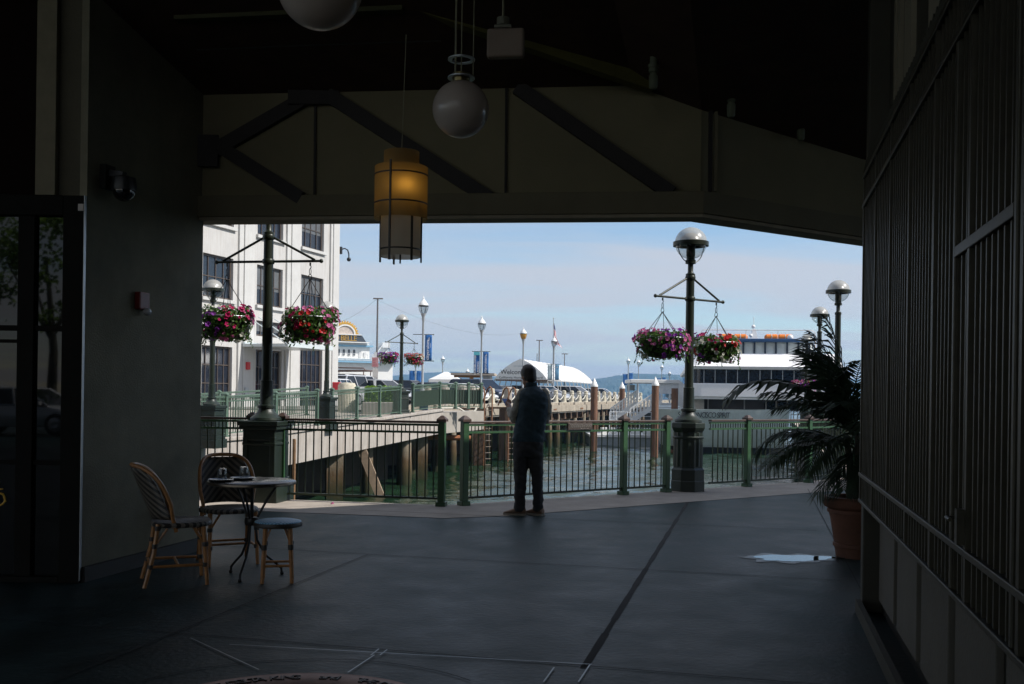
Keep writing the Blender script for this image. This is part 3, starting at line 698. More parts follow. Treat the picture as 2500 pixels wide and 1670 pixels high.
for k, (dx, dy) in enumerate(((-.04, 0), (.04, .02), (0, -.05), (.09, .03))):
    m.tube([(dx, dy, 0), (dx * 1.2, dy * 1.2, .3), (dx * 1.8 - .02, dy * 1.8, .62)], [.045, .036, .022], 10)
m.build('trunk', PS, pal, smooth=True)
pr = random.Random(11)
def frond(az, el, Ln, droop, width=.34, seed=0, dens=30, wl=.022, base=(0, 0, .62)):
    r = random.Random(seed); m = MB(); pts = []
    base = Vector(base); hd = Vector((math.cos(az), math.sin(az), 0))
    p = base.copy(); e_ = el; n = 18
    for i in range(n + 1):
        pts.append(p.copy()); dirv = hd * math.cos(e_) + Vector((0, 0, 1)) * math.sin(e_); p = p + dirv * (Ln / n); e_ -= droop / n * (.35 + 1.3 * i / n)
    m.tube(pts, [.011 * (1 - .8 * i / n) for i in range(n + 1)], 6)
    side = Vector((-hd.y, hd.x, 0))
    for i in range(dens):
        f = .16 + .84 * (i + .5) / dens; k = f * n; a = int(min(n - 1, k)); q = pts[a].lerp(pts[a + 1], k - a); tg = (pts[a + 1] - pts[a]).normalized()
        up = side.cross(tg).normalized()
        ll = width * (math.sin(math.pi * min(1, (f * .93 + .07))) ** .55) * r.uniform(.85, 1.1) + .05
        for sg in (-1, 1):
            d0 = (side * sg * .8 + tg * (.5 + .5 * f) + up * r.uniform(-.05, .25)).normalized()
            mid = q + d0 * ll * .5; tip = q + d0 * ll + Vector((0, 0, -ll * r.uniform(.15, .45)))
            wv = d0.cross(up).normalized() * wl * .5
            m.add([q - wv * .3, q + wv * .3, mid + wv, mid - wv, tip, mid + up * -.004 + Vector((0, 0, -.0))], [(0, 1, 2, 3), (3, 2, 4)])
    return m.build('frond', PALM, pal, recalc=False)
specs = [(R(178), R(50), 1.42, 1.95, .30, 13, .085), (R(150), R(78), 1.05, .55, .40, 24, .034), (R(175), R(84), 1.12, .35, .40, 24, .034), (R(215), R(68), 1.0, .8, .38, 24, .034), (R(110), R(66), 1.05, .8, .40, 24, .036), (R(260), R(62), .9, .9, .36, 24, .034), (R(160), R(20), .75, .7, .32, 26, .03), (R(200), R(15), 1.0, 1.3, .28, 30, .024), (R(150), R(30), 1.05, 1.9, .3, 30, .024), (R(215), R(-5), .8, 1.1, .26, 28, .02), (R(200), R(66), 1.0, .6, .36, 26, .034), (R(135), R(72), 1.12, .6, .36, 26, .034), (R(168), R(40), .95, .9, .32, 26, .032),
         (R(240), R(50), .95, 1.3, .3, 30, .028),
         (R(265), R(25), .8, 1.3, .28, 28, .024), (R(130), R(8), .9, 1.2, .28, 28, .024), (R(90), R(55), 1.0, 1.2, .3, 28, .026), (R(20), R(60), .9, 1.1, .3, 26, .026), (R(190), R(-35), .62, .5, .24, 30, .018), (R(235), R(-38), .55, .5, .22, 26, .018), (R(320), R(50), .8, 1.2, .28, 24, .026), (R(185), R(50), .95, 1.5, .28, 32, .026)]
for k, sp in enumerate(specs): frond(sp[0], sp[1], sp[2], sp[3], sp[4], k, sp[5], sp[6], (pr.uniform(-.05, .05), pr.uniform(-.05, .05), pr.uniform(.5, .68)))

# ================================================================== PERSON
SKIN = mat('skin', (.30, .16, .11), .5, var=.08)
HAIR = mat('hair', (.014, .011, .010), .5, var=.3, scale=40, stretch=(4, 4, .6))
VEST = mat('navy_vest', (.020, .045, .065), .75, var=.25, scale=25, bump=.25, bscale=18)
SLEEVE = mat('grey_sleeve', (.36, .345, .31), .9, var=.2, scale=40, bump=.2, bscale=60)
TROUS = mat('charcoal_trousers', (.032, .032, .036), .85, var=.2, scale=20, bump=.3, bscale=14)
SHOE = mat('tan_shoe', (.24, .15, .10), .6, var=.2)
SOLE = mat('shoe_sole', (.30, .26, .22), .7)
COLLAR = mat('blue_collar', (.34, .46, .58), .85)
pc = at(1287, 1259, 11.88)
pe = empty('person', (pc.x, pc.y, 0), 0, 'man in a dark vest standing at the railing looking at a blue phone', 'person')
def ring(c, rx, ry, n=20, tilt=0.0, p=2.3, rz=0.0):
    out = []
    for k in range(n):
        a = 2 * math.pi * k / n; x = rx * math.copysign(abs(math.cos(a)) ** (2 / p), math.cos(a)); y = ry * math.copysign(abs(math.sin(a)) ** (2 / p), math.sin(a))
        x, y = x * math.cos(rz) - y * math.sin(rz), x * math.sin(rz) + y * math.cos(rz)
        out.append((c[0] + x, c[1] + y, c[2] + x * tilt))
    return out
def remeshed(mb_, name, m, vox, sm=6, parent=pe, fold=0.0):
    o = mb_.build('tmp', m); r = o.modifiers.new('r', 'REMESH'); r.mode = 'VOXEL'; r.voxel_size = vox
    s = o.modifiers.new('s', 'SMOOTH'); s.iterations = sm; s.factor = .5
    dg = bpy.context.evaluated_depsgraph_get(); me = bpy.data.meshes.new_from_object(o.evaluated_get(dg)); bpy.data.objects.remove(o)
    me.name = name; me.polygons.foreach_set('use_smooth', [True] * len(me.polygons))
    if not me.materials: me.materials.append(m)
    if fold:
        from mathutils import noise as mn
        for v in me.vertices:
            q_ = v.co; v.co = q_ + v.normal * fold * (mn.noise(Vector((q_.x * 9, q_.y * 9, q_.z * 15 + q_.x * 6))) + .5 * mn.noise(Vector((q_.x * 22, q_.y * 22, q_.z * 30))))
    q = bpy.data.objects.new(name, me); COL.objects.link(q); q.parent = parent; return q
# head frame: turned ~40 deg to the left (local -x, +y is away), bowed
HC = Vector((-.012, .03, 1.655)); HT = Matrix.Translation(HC) @ Matrix.Rotation(R(38), 4, 'Z') @ Matrix.Rotation(R(-20), 4, 'X')
def hp(x, y, z): return HT @ Vector((x, y, z))
b = MB()
def hball(x, y, z, r, sc): 
    t = MB(); t.ball((0, 0, 0), r, 18, 12, sc); b.add([hp(x + v[0], y + v[1], z + v[2]) for v in t.v], t.f)
hball(0, -.01, .02, .1, (.77, .96, 1.05)); hball(0, .03, -.055, .075, (.80, .85, .85)); hball(0, .055, -.095, .035, (1.1, .9, .8))
hball(0, .098, -.025, .018, (.75, 1.2, 1.4)); hball(0, .088, -.062, .018, (1.5, .8, .6)); hball(0, .086, .012, .03, (1.5, .5, .4))
hball(-.076, .0, -.02, .03, (.35, .7, 1.05)); hball(.076, .0, -.02, .03, (.35, .7, 1.05))
b.tube([hp(0, -.02, -.06), (.028, -.0, 1.54), (.042, -.01, 1.44)], [.056, .056, .075], 14)
# torso / arms / legs as one body
b.loft([ring((.05, 0, 1.50), .06, .06), ring((.052, 0, 1.46), .15, .085), ring((.05, 0, 1.38), .19, .11), ring((.035, 0, 1.2), .17, .115), ring((.01, 0, 1.02), .155, .11), ring((.0, 0, .92), .17, .12), ring((0, 0, .84), .16, .115)])
for pts, rs in (([(-.09, .0, 1.44), (-.135, -.025, 1.31), (-.17, .0, 1.16), (-.215, .13, 1.2), (-.235, .235, 1.275)], [.048, .044, .040, .036, .026]),
                ([(.19, .0, 1.44), (.215, -.01, 1.30), (.205, .02, 1.17), (.10, .20, 1.19), (-.04, .27, 1.23)], [.055, .048, .042, .036, .026]),
                ([(-.085, 0, .86), (-.09, .01, .5), (-.09, -.0, .3), (-.095, -.02, .07)], [.085, .058, .055, .037]),
                ([(.085, 0, .86), (.105, .01, .5), (.12, -.0, .3), (.128, -.02, .07)], [.085, .058, .055, .037])):
    b.tube(pts, rs, 12)
# hands: palm, four fingers, thumb
def hand(w, d, nrm, cup=1):
    w, d, nrm = Vector(w), Vector(d).normalized(), Vector(nrm).normalized(); sd = d.cross(nrm).normalized()
    b.tube([w, w + d * .04, w + d * .085], [.026, .034, .033], 10)
    for k, (o_, l_) in enumerate(((-.030, .066), (-.010, .078), (.010, .074), (.029, .058))):
        p0 = w + d * .08 + sd * o_; p1 = p0 + d * l_ * .45 + nrm * .012; p2 = p1 + d * l_ * .25 + nrm * .022; p3 = p2 + nrm * l_ * .25 - d * .005
        b.tube([p0, p1, p2, p3], [.0105, .0095, .009, .0075], 8)
    p0 = w + d * .03 - sd * .03; b.tube([p0, p0 - sd * .022 + d * .025 + nrm * .012, p0 - sd * .014 + d * .05 + nrm * .03], [.0125, .0115, .009], 8)
hand((-.236, .24, 1.28), (-.1, .75, .35), (.55, -.1, .75)); hand((-.045, .275, 1.232), (-.9, .3, .35), (.1, .3, .9))
remeshed(b, 'body', SKIN, .0085, 4)
# hair: cap over crown and back
b = MB()
hball(0, -.022, .034, .1, (.90, 1.02, 1.08)); hball(0, -.05, -.025, .075, (1.0, .80, 1.1));  hball(0, -.03, .0, .088, (.97, .9, .9))
hr_ = random.Random(4)
for k in range(60):
    a = hr_.uniform(0, 6.28); t = hr_.uniform(0, 1.5); x, y, z = .082 * math.sin(t) * math.cos(a), -.015 + .098 * math.sin(t) * math.sin(a), .035 + .104 * math.cos(t)
    if y > .015 and z < .10: continue
    hball(x, y, z, .012, (1.3, 1.3, .7))
remeshed(b, 'hair', HAIR, .007, 2)
# eyes
b = MB()
for sx in (-.032, .032): hball(sx, .079, .004, .011, (1, .7, .8))
b.build('eye', mat('eye', (.05, .04, .035), .2), pe, smooth=True)
# vest
b = MB()
b.loft([ring((.04, .005, 1.545), .062, .068, 24), ring((.045, 0, 1.515), .085, .085, 24, -.03), ring((.05, -.005, 1.48), .155, .105, 24, -.04), ring((.052, -.012, 1.43), .178, .128, 24, -.03), ring((.052, -.012, 1.33), .190, .146, 24),
        ring((.042, -.01, 1.2), .188, .15, 24), ring((.02, -.01, 1.06), .187, .148, 24), ring((.005, -.008, .97), .185, .152, 24), ring((.0, -.005, .90), .19, .152, 24), ring((.0, -.005, .872), .184, .147, 24)])
remeshed(b, 'vest', VEST, .011, 3, fold=.010)
b = MB(); b.lathe([(.064, 0), (.072, .012), (.068, .05), (.062, .05), (.062, 0), (.064, 0)], (.028, .005, 1.535), 22); b.build('vest_collar', VEST, pe, smooth=True)
b = MB(); b.lathe([(.0635, 0), (.062, .028), (.058, .028), (.058, 0), (.0635, 0)], (.026, .006, 1.580), 22); b.build('shirt_collar', COLLAR, pe, smooth=True)
for pts, rs in (([(-.080, -.0, 1.455), (-.120, -.02, 1.36), (-.155, -.03, 1.25), (-.172, .0, 1.15), (-.20, .09, 1.175), (-.232, .215, 1.262)], [.060, .064, .062, .058, .050, .038]),
                ([(.185, .0, 1.455), (.212, -.01, 1.35), (.220, -.005, 1.25), (.205, .03, 1.15), (.14, .14, 1.175), (.0, .255, 1.215)], [.060, .062, .058, .055, .050, .038])):
    b = MB(); b.tube(pts, rs, 14); b.ball(pts[0], rs[0], 14, 10); b.ball(pts[3], rs[3] * 1.0, 14, 10); remeshed(b, 'sleeve', SLEEVE, .011, 5, fold=.011)
# trousers
b = MB()
b.loft([ring((0, -.004, .93), .168, .132, 24), ring((0, -.01, .86), .182, .15, 24), ring((0, -.012, .78), .184, .152, 24), ring((0, -.005, .70), .172, .13, 24)])
b.loft([ring((-.088, -.005, .78), .092, .125), ring((-.090, 0, .6), .088, .105), ring((-.088, .0, .45), .078, .092), ring((-.088, -.01, .3), .070, .085), ring((-.092, -.015, .15), .064, .08), ring((-.094, -.01, .075), .066, .082), ring((-.096, -.005, .045), .06, .075)])
b.loft([ring((.088, -.005, .78), .092, .125), ring((.095, 0, .6), .084, .105), ring((.110, .0, .45), .072, .092), ring((.122, -.01, .3), .064, .085), ring((.128, -.015, .15), .060, .08), ring((.130, -.01, .085), .063, .082), ring((.130, -.005, .055), .057, .075)])
remeshed(b, 'trousers', TROUS, .011, 3, fold=.013)
# shoes: left foot points left, right foot more ahead
def shoe(c, ang):
    t = MB(); T = Matrix.Translation((c[0], c[1], 0)) @ Matrix.Rotation(ang, 4, 'Z')
    sec = [(-.085, .030, .035, .075), (-.07, .040, .04, .10), (-.02, .042, .045, .11), (.04, .045, .043, .09), (.10, .049, .035, .066), (.15, .046, .03, .05), (.185, .03, .026, .038)]
    t.loft([[tuple(T @ Vector((w * math.copysign(abs(math.cos(a)) ** .8, math.cos(a)), y, .018 + (h - .018) * (.5 + .5 * math.sin(a))))) for a in [2 * math.pi * k / 14 for k in range(14)]] for y, w, _, h in sec])
    o = remeshed(t, 'shoe', SHOE, .007, 3)
    s_ = MB(); pol = [(x * 1.08, y) for y, x, *_ in sec] ; pl = [T @ Vector((x, y, 0)) for x, y in pol] + [T @ Vector((-x, y, 0)) for x, y in reversed(pol)]
    s_.prism([(p.x, p.y) for p in pl], 0.0, .024); q = s_.build('sole', SOLE, o)
shoe((-.10, -.02), R(78)); shoe((.125, .0), R(48))
b = MB(); PT = Matrix.Translation((-.262, .335, 1.335)) @ Matrix.Rotation(R(28), 4, 'Z') @ Matrix.Rotation(R(-52), 4, 'X'); t = MB(); t.box((0, 0, 0), (.075, .012, .15)); b.add([PT @ Vector(v) for v in t.v], t.f)
b.v = [(x + pc.x, y + pc.y, z) for x, y, z in b.v]
tag(b.build('phone', mat('blue_phone', (.02, .12, .42), .35), None, bevel=.004), 'bright blue phone held in the hand of the man', 'phone')
# ================================================================== RAILINGS
def railing(label, pts, group, posts=None, sp=.105, pw=.085, ph=1.135, rail=1.07, mid=.94, bot=.10, main=None, cap=None, railm=None, fine=True, endpost=(True, True), pick=.008):
    main = main or GREEN; cap = cap or COPPER; railm = railm or COPPER
    o = Vector(pts[0]); e = empty('railing', o, 0, label, 'railing', group)
    pts = [Vector(p) - o for p in pts]
    for i, p in enumerate(pts):
        if (i == 0 and not endpost[0]) or (i == len(pts) - 1 and not endpost[1]): continue
        d = (pts[min(i + 1, len(pts) - 1)] - pts[max(0, i - 1)]); a = math.atan2(d.y, d.x)
        m = MB(); m.box((p.x, p.y, p.z + .03), (pw * 1.5, pw * 1.5, .06), a); m.box((p.x, p.y, p.z + .06 + (ph - .115) / 2), (pw, pw, ph - .115), a)
        po = m.build('post', main, e, bevel=.006)
        m = MB(); m.box((p.x, p.y, p.z + ph - .04), (pw * 1.45, pw * 1.45, .03), a); m.lathe([(pw * 1.02, 0), (pw * .3, .045), (0, .05)], (p.x, p.y, p.z + ph - .025), 4, rot=a + math.pi / 4); m.build('post_cap', cap, po)
    for i in range(len(pts) - 1):
        a, b = pts[i], pts[i + 1]; d = b - a; Ld = d.xy.length; u = d / Ld; s0, s1 = a + u * pw * .5, b - u * pw * .5
        z = lambda h: Vector((0, 0, h))
        m = MB(); m.bar(s0 + z(rail), s1 + z(rail), .07, .03); m.build('top_rail', railm, e, bevel=.006)
        m = MB(); m.bar(s0 + z(rail - .035), s1 + z(rail - .035), .04, .028); m.bar(s0 + z(mid), s1 + z(mid), .04, .028); m.build('middle_rail', main, e)
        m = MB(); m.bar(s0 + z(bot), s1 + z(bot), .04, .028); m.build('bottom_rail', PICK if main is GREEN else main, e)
        m = MB(); n = max(2, int(Ld / sp))
        for k in range(1, n):
            q = a + d * (k / n); m.bar(q + z(bot + .012), q + z(mid - .012), pick * 2, pick * 2)
            if fine: m.bar(q + z(mid + .012), q + z(rail - .05), pick * 1.6, pick * 1.6)
        if fine:
            for k in range(n):
                q = a + d * ((k + .5) / n); m.bar(q + z(mid + .012), q + z(rail - .05), pick * 1.6, pick * 1.6)
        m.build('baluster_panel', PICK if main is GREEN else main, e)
    return e
V3 = lambda p, z=0: Vector((p[0], p[1], z))
railing('dark green railing panel between the square lamp pedestal and the double posts', [V3(FL[0]), V3(FL[1])], 'quay railings')
railing('dark green railing stretch between the plaster wall and the square lamp pedestal', [V3((-3.42, 13.14)), V3((-5.6, 13.55)), V3((-8.5, 14.1)), V3((-11.6, 14.7))], 'quay railings')
rr_ = railing('dark green railing with a plaque beside the standing man', [V3(FR[0]), V3(FR[1]), V3((2.33, 14.93))], 'quay railings')
railing('dark green railing running behind the palm from the fluted lamp pedestal', [V3((3.05, 15.46)), V3(FR[3]), V3(FR[4]), V3(FR[5]), V3(FR[6]), V3(FR[7]), V3(FR[8])], 'quay railings', endpost=(False, True))
# plaque on the rail
d_ = (FR[1] - FR[0]).normalized(); a_ = math.atan2(d_.y, d_.x); q = at(1414, 1046, 13.9); k = (q.xy - FR[0]).dot(d_); q = FR[0] + d_ * k
pq = empty('railing_plaque', (q.x + d_.y * .035, q.y - d_.x * .035, 1.005), a_, 'small bronze text plaque fixed to the railing near the man', 'plaque')
m = MB(); m.box((0, 0, 0), (.44, .014, .095)); m.build('plate', mat('plaque_bronze', (.075, .058, .05), .5, metal=.3), pq, bevel=.003)
m = MB(); r = random.Random(3)
for z, x0, x1 in ((.025, -.19, .19), (.008, -.18, .185), (-.009, -.185, .18), (-.03, .0, .15)):
    x = x0
    while x < x1: l = r.uniform(.012, .035); m.box((x + l / 2, -.009, z), (l, .005, .007)); x += l + .008
m.build('raised_text', mat('plaque_text', (.26, .24, .22), .5, metal=.3), pq)

# ================================================================== GLOBE STREET LAMPS
GL = {}
def globe_lamp(label, loc, arm_ang, style='square', arms=True, h=0.0, ped_rot=None):
    e = empty('street_lamp', loc, arm_ang, label, 'street lamp', 'globe street lamps')
    pr_ = (ped_rot if ped_rot is not None else arm_ang) - arm_ang
    m = MB()
    if style == 'square':
        m.box((0, 0, .11), (.56, .56, .22), pr_); m.box((0, 0, .265), (.50, .50, .09), pr_); m.box((0, 0, .58), (.42, .42, .54), pr_)
        for s_ in (-1, 1):
            for tt in (-1, 1):
                cx_, cy_ = s_ * .185, tt * .185; m.box((cx_ * math.cos(pr_) - cy_ * math.sin(pr_), cx_ * math.sin(pr_) + cy_ * math.cos(pr_), .58), (.075, .075, .535), pr_)
        m.box((0, 0, .755), (.455, .455, .035), pr_); m.box((0, 0, .87), (.44, .44, .14), pr_); m.box((0, 0, .965), (.52, .52, .05), pr_); m.box((0, 0, 1.02), (.56, .56, .06), pr_)
        m.build('pedestal', GREENL, e, bevel=.008)
    else:
        n = 24; m.lathe([(.27, 0), (.27, .16), (.262, .17), (.262, .33), (.235, .36), (.235, .38)], (0, 0, 0), 8, rot=math.pi / 8)
        rings = []
        for z in (.38, .90):
            rings.append([((.225 - .014 * (k % 2)) * math.cos(2 * math.pi * k / 32), (.225 - .014 * (k % 2)) * math.sin(2 * math.pi * k / 32), z) for k in range(32)])
        m.loft(rings); m.lathe([(.225, .80), (.238, .81), (.238, .83), (.225, .84)], (0, 0, 0), 32); m.lathe([(.23, .90), (.25, .93), (.268, .97), (.268, 1.04), (.24, 1.05), (.0, 1.05)], (0, 0, 0), 8, rot=math.pi / 8)
        m.build('pedestal', GREENL, e, bevel=.004)
    m = MB(); m.lathe([(.20, 1.05), (.21, 1.06), (.205, 1.09), (.15, 1.13), (.11, 1.17), (.10, 1.21), (.115, 1.22), (.115, 1.25), (.085, 1.26), (.08, 1.55), (.082, 1.56), (.082, 1.575), (.072, 1.58)], (0, 0, 0), 24); m.build('bell_base', GREENL, e, smooth=True)
    m = MB(); m.lathe([(.068, 1.57), (.062, 3.28 + h), (.072, 3.29 + h), (.072, 3.33 + h), (.055, 3.34 + h), (.042, 3.36 + h), (.042, 3.48 + h), (.08, 3.49 + h), (.08, 3.54 + h), (.065, 3.55 + h), (.065, 3.60 + h)], (0, 0, 0), 20); m.build('pole', GREEND, e, smooth=True)
    zc = 3.80 + h
    m = MB(); m.ball((0, 0, zc), .245, 28, 8, (1, 1, 1), 0, math.pi / 2 - .04); m.build('upper_globe', SMOKE, e, smooth=True)
    m = MB(); m.ball((0, 0, zc - .02), .235, 28, 8, (1, 1, .94), math.pi / 2, math.pi - .3); m.build('lower_globe', CLEAR, e, smooth=True)
    m = MB(); m.lathe([(.255, -.045), (.27, -.045), (.27, .02), (.25, .022), (.255, -.045)], (0, 0, zc), 32); m.build('globe_band', GREEND, e, smooth=True)
    m = MB(); m.lathe([(.062, -.2), (.068, -.19), (.068, -.03), (.16, -.02), (.16, .0), (.0, .02)], (0, 0, zc), 18); m.build('lamp_core', GREEND, e, smooth=True)
    m = MB(); m.ball((0, 0, zc + .01), .17, 18, 8, (1, 1, .9), 0, math.pi / 2); m.build('reflector', mat('silver_reflector', (.62, .62, .60), .3, metal=.5), e, smooth=True)
    m = MB()
    for sx in (-1, 1): m.tube([(sx * .275 * math.cos(a), 0, zc - .03 - .275 * math.sin(a)) for a in [k * R(7.2) for k in range(11)]], .007, 6)
    m.build('globe_yoke', GREEND, e)
    if arms:
        for sx in (-1, 1):
            m = MB(); m.tube([(sx * .05, 0, 2.95 + h), (sx * .72, 0, 2.95 + h)], .017, 10); m.ball((sx * .73, 0, 2.95 + h), .028, 10, 8); m.tube([(sx * .055, 0, 3.27 + h), (sx * .64, 0, 2.965 + h)], .016, 10)
            m.lathe([(.012, -.06), (.012, -.02)], (sx * .58, 0, 2.95 + h), 8); m.build('bracket_arm', GREEND, e, smooth=True)
        for zc_ in (2.92, 3.24): m = MB(); m.lathe([(.074, zc_), (.079, zc_ + .01), (.079, zc_ + .05), (.074, zc_ + .06)], (0, 0, h), 18); m.build('pole_collar', GREEND, e, smooth=True)
    return e
LAX = math.atan2(.4, -2.13) + math.pi                                    # along the left railing
RAX = math.atan2(1.62, 2.24)
L0 = globe_lamp('near street lamp on a square pedestal whose globe is hidden by the fascia', (-3.21, 13.02, 0), LAX, 'square', True, .18)
R0 = globe_lamp('near globe street lamp on a fluted pedestal carrying two flower baskets', (2.70, 15.20, 0), RAX, 'round', True, -.02)
def proud(px, Y): u = (px - 1250) / F; return u * Y
LP1 = globe_lamp('promenade globe lamp before the white building door', (-7.42, 24.6, .0), R(75), 'square', False, .12)
# ground heights of the sloping promenade
def EZ(Y): return .05 + max(0, min(1, (Y - 27) / 15.0)) * .55
def EX(Y): return -7.74 + (Y - 25) * .279
for lab, px_, Y, lift in (('promenade globe lamp in front of the corner of the white building', 797, 31.6, .05), ('promenade globe lamp with a full ring of flowers beside the clipped hedge', 979, 38.4, -.05)):
    z = EZ(Y)
    if Y > 35: LP3 = globe_lamp(lab, (proud(px_, Y) + .0, Y, z - .02), R(40), 'square', True, lift)
    else: globe_lamp(lab, (proud(px_, Y), Y, z - .02), R(75), 'square', False, lift)
globe_lamp('globe street lamp rising behind the top of the palm', (7.15, 21.9, 0), R(75), 'round', False, 0.0)
globe_lamp('shorter looking globe street lamp behind the palm fronds', (8.72, 28.3, 0), R(75), 'round', False, 0.0)
LR3 = globe_lamp('small distant globe street lamp in front of the white yacht', (12.05, 40.8, 0), R(10), 'round', True, 0.0)

# ------------------------------------------------------------------ flower baskets
LEAF = leaf_mat('basket_leaf', (.062, .14, .022), .4, .5, .45, 25)
FLW = {'pink': leaf_mat('petal_pink', (.60, .16, .36), .35, .5, .2, 30), 'magenta': leaf_mat('petal_magenta', (.50, .018, .13), .35, .5, .25, 30), 'red': leaf_mat('petal_red', (.55, .03, .035), .3, .5, .2, 30),
       'white': leaf_mat('petal_white', (.72, .72, .62), .35, .5, .08, 30), 'purple': leaf_mat('petal_purple', (.24, .035, .34), .35, .5, .25, 30), 'salmon': leaf_mat('petal_salmon', (.62, .19, .13), .35, .5, .2, 30)}
def basket(label, loc, top, rad, seed, pal, group='flower baskets on the lamps', nl=1900, nf=170, rz=0.0, chain=True):
    r = random.Random(seed); e = empty('flower_basket', loc, rz, label, 'flower basket', group)
    m = MB(); m.lathe([(.02, -.27), (rad * .55, -.24), (rad * .8, -.14), (rad * .88, 0.0), (rad * .84, .0), (rad * .7, -.03), (0, -.02)], (0, 0, 0), 20); m.build('bowl', mat('moss_liner', (.03, .026, .015), .95, var=.4), e)
    m = MB(); m.tube([(rad * 1.0 * math.cos(a), rad * 1.0 * math.sin(a), .035) for a in [2 * math.pi * k / 28 for k in range(29)]], .007, 6); m.build('rim_wire', STEEL, e)
    if chain:
        m = MB()
        for k in range(4):
            a = .5 + k * math.pi / 2; m.tube([(rad * .95 * math.cos(a), rad * .95 * math.sin(a), .035), (0, 0, top - .17)], .005, 5)
        for k, z in enumerate((top - .15, top - .075)): m.tube([((.022 if k == 0 else .012) * math.cos(b), .0, z + .042 * math.sin(b)) for b in [2 * math.pi * j / 10 for j in range(11)]], .005, 5)
        m.tube([(0, 0, top - .04), (.012, 0, top - .015), (0, 0, top + .01)], .006, 5); m.tube([(.01, .01, top - .16), (.02, .0, top - .35), (.015, .0, top - .62)], .004, 5)
        m.build('hanging_chain', DARKM, e)
    # lumpy foliage surface: point on squashed hemisphere
    lump = [(r.uniform(0, 6.28), r.uniform(-.9, 1.0), r.uniform(-.08, .22)) for _ in range(22)]
    def pt(spread=1.0):
        a = r.uniform(0, 2 * math.pi); el = math.asin(r.uniform(-.92, .75))
        k = 1.0 + sum(h_ * math.exp(-((math.atan2(math.sin(a - la_), math.cos(a - la_))) ** 2 + (el - le_) ** 2) / .10) for la_, le_, h_ in lump)
        z = math.sin(el) * (.30 if el < 0 else .20); rr = rad * (.98 if el < 0 else 1.0) * math.cos(el) ** (.55 if el < 0 else .8)
        return Vector((math.cos(a) * rr * k, math.sin(a) * rr * k, z * k + .01)), Vector((math.cos(a) * math.cos(el), math.sin(a) * math.cos(el), math.sin(el) + .25)).normalized(), a, el
    m = MB()
    for _ in range(nl):
        p, n, a, el = pt(); p = p * r.uniform(.72, 1.05) - Vector((0, 0, r.uniform(0, .03)))
        x = n.orthogonal().normalized(); x = (Matrix.Rotation(r.uniform(0, 6.28), 3, n) @ x); t = (n + Vector((r.uniform(-.8, .8), r.uniform(-.8, .8), r.uniform(-.9, .4)))).normalized(); x = (x - t * x.dot(t)).normalized(); y = t.cross(x)
        s = r.uniform(.018, .036); m.add([p - x * s, p + y * s * .55, p + x * s * 1.1, p - y * s * .55], [(0, 1, 2, 3)])
    for _ in range(16):
        a = r.uniform(0, 6.28); q = Vector((math.cos(a) * rad * r.uniform(.75, 1.02), math.sin(a) * rad * r.uniform(.75, 1.02), -.16)); dv_ = Vector((math.cos(a) * .25, math.sin(a) * .25, -1)).normalized()
        for k in range(r.randint(4, 11)):
            q = q + dv_ * .02 + Vector((r.gauss(0, .006), r.gauss(0, .006), 0)); t = Vector((r.gauss(0, 1), r.gauss(0, 1), r.gauss(0, .6))).normalized(); x = t.orthogonal().normalized(); y = t.cross(x); s = r.uniform(.014, .026); m.add([q - x * s, q + y * s * .6, q + x * s, q - y * s * .6], [(0, 1, 2, 3)])
    m.build('foliage', LEAF, e, recalc=False)
    cl = [(r.uniform(0, 6.28), r.uniform(-.7, .7), r.choice(pal)) for _ in range(26)]
    bm_ = {c_: MB() for c_ in set(pal)}
    for _ in range(nf):
        p, n, a, el = pt()
        if el < .15 and r.random() < .5: p, n, a, el = pt()
        best = min(cl, key=lambda c_: math.atan2(math.sin(a - c_[0]), math.cos(a - c_[0])) ** 2 + (el - c_[1]) ** 2 + r.uniform(0, .25)); c_ = best[2]
        p = p * r.uniform(1.0, 1.10); n = (n + Vector((r.uniform(-.5, .5), r.uniform(-.5, .5), r.uniform(-.2, .5)))).normalized(); x = n.orthogonal().normalized(); y = n.cross(x); s = r.uniform(.019, .042)
        vs = [p - n * s * .35]; 
        for k in range(10):
            b = 2 * math.pi * k / 10; q = s * (1.0 if k % 2 == 0 else .78); vs.append(p + (x * math.cos(b) + y * math.sin(b)) * q + n * (.006 if k % 2 else 0))
        bm_[c_].add(vs, [(0, k + 1, (k + 1) % 10 + 1) for k in range(10)])
    for c_, mm_ in bm_.items():
        if mm_.v: mm_.build(c_ + '_petal', FLW[c_], e, recalc=False)
    return e
dl = Vector((math.cos(LAX), math.sin(LAX), 0)); dr = Vector((math.cos(RAX), math.sin(RAX), 0))
zt0 = 2.95 + .18 - .06
b1 = basket('big flower basket of pink and magenta blooms seen before the white building corner', Vector((-3.21, 13.02, 2.36)) + dl * .58, zt0 - 2.36, .335, 21, ['magenta', 'pink', 'pink', 'magenta', 'red', 'white'])
basket('flower basket of white and purple blooms beside the plaster wall edge', Vector((-3.21, 13.02, 2.37)) - dl * .58, zt0 - 2.37, .335, 22, ['white', 'purple', 'pink', 'white', 'magenta'])
zr = 2.95 - .02 - .06
basket('flower basket of mostly pink blooms seen against the sky', Vector((2.70, 15.20, 2.27)) - dr * .58, zr - 2.27, .375, 23, ['pink', 'pink', 'pink', 'purple', 'white'])
basket('flower basket of red and white blooms seen before the yacht', Vector((2.70, 15.20, 2.25)) + dr * .58, zr - 2.25, .35, 24, ['red', 'magenta', 'white', 'pink', 'purple', 'white'])
d3 = Vector((math.cos(R(40)), math.sin(R(40)), 0)); c3 = LP3.location
basket('front flower basket of mixed red blooms on the hedge side promenade lamp', c3 + Vector((0, 0, 2.34)) + d3 * .58, 2.95 - .05 - .06 - 2.34, .36, 25, ['magenta', 'red', 'salmon', 'white', 'red'], nl=700, nf=240)
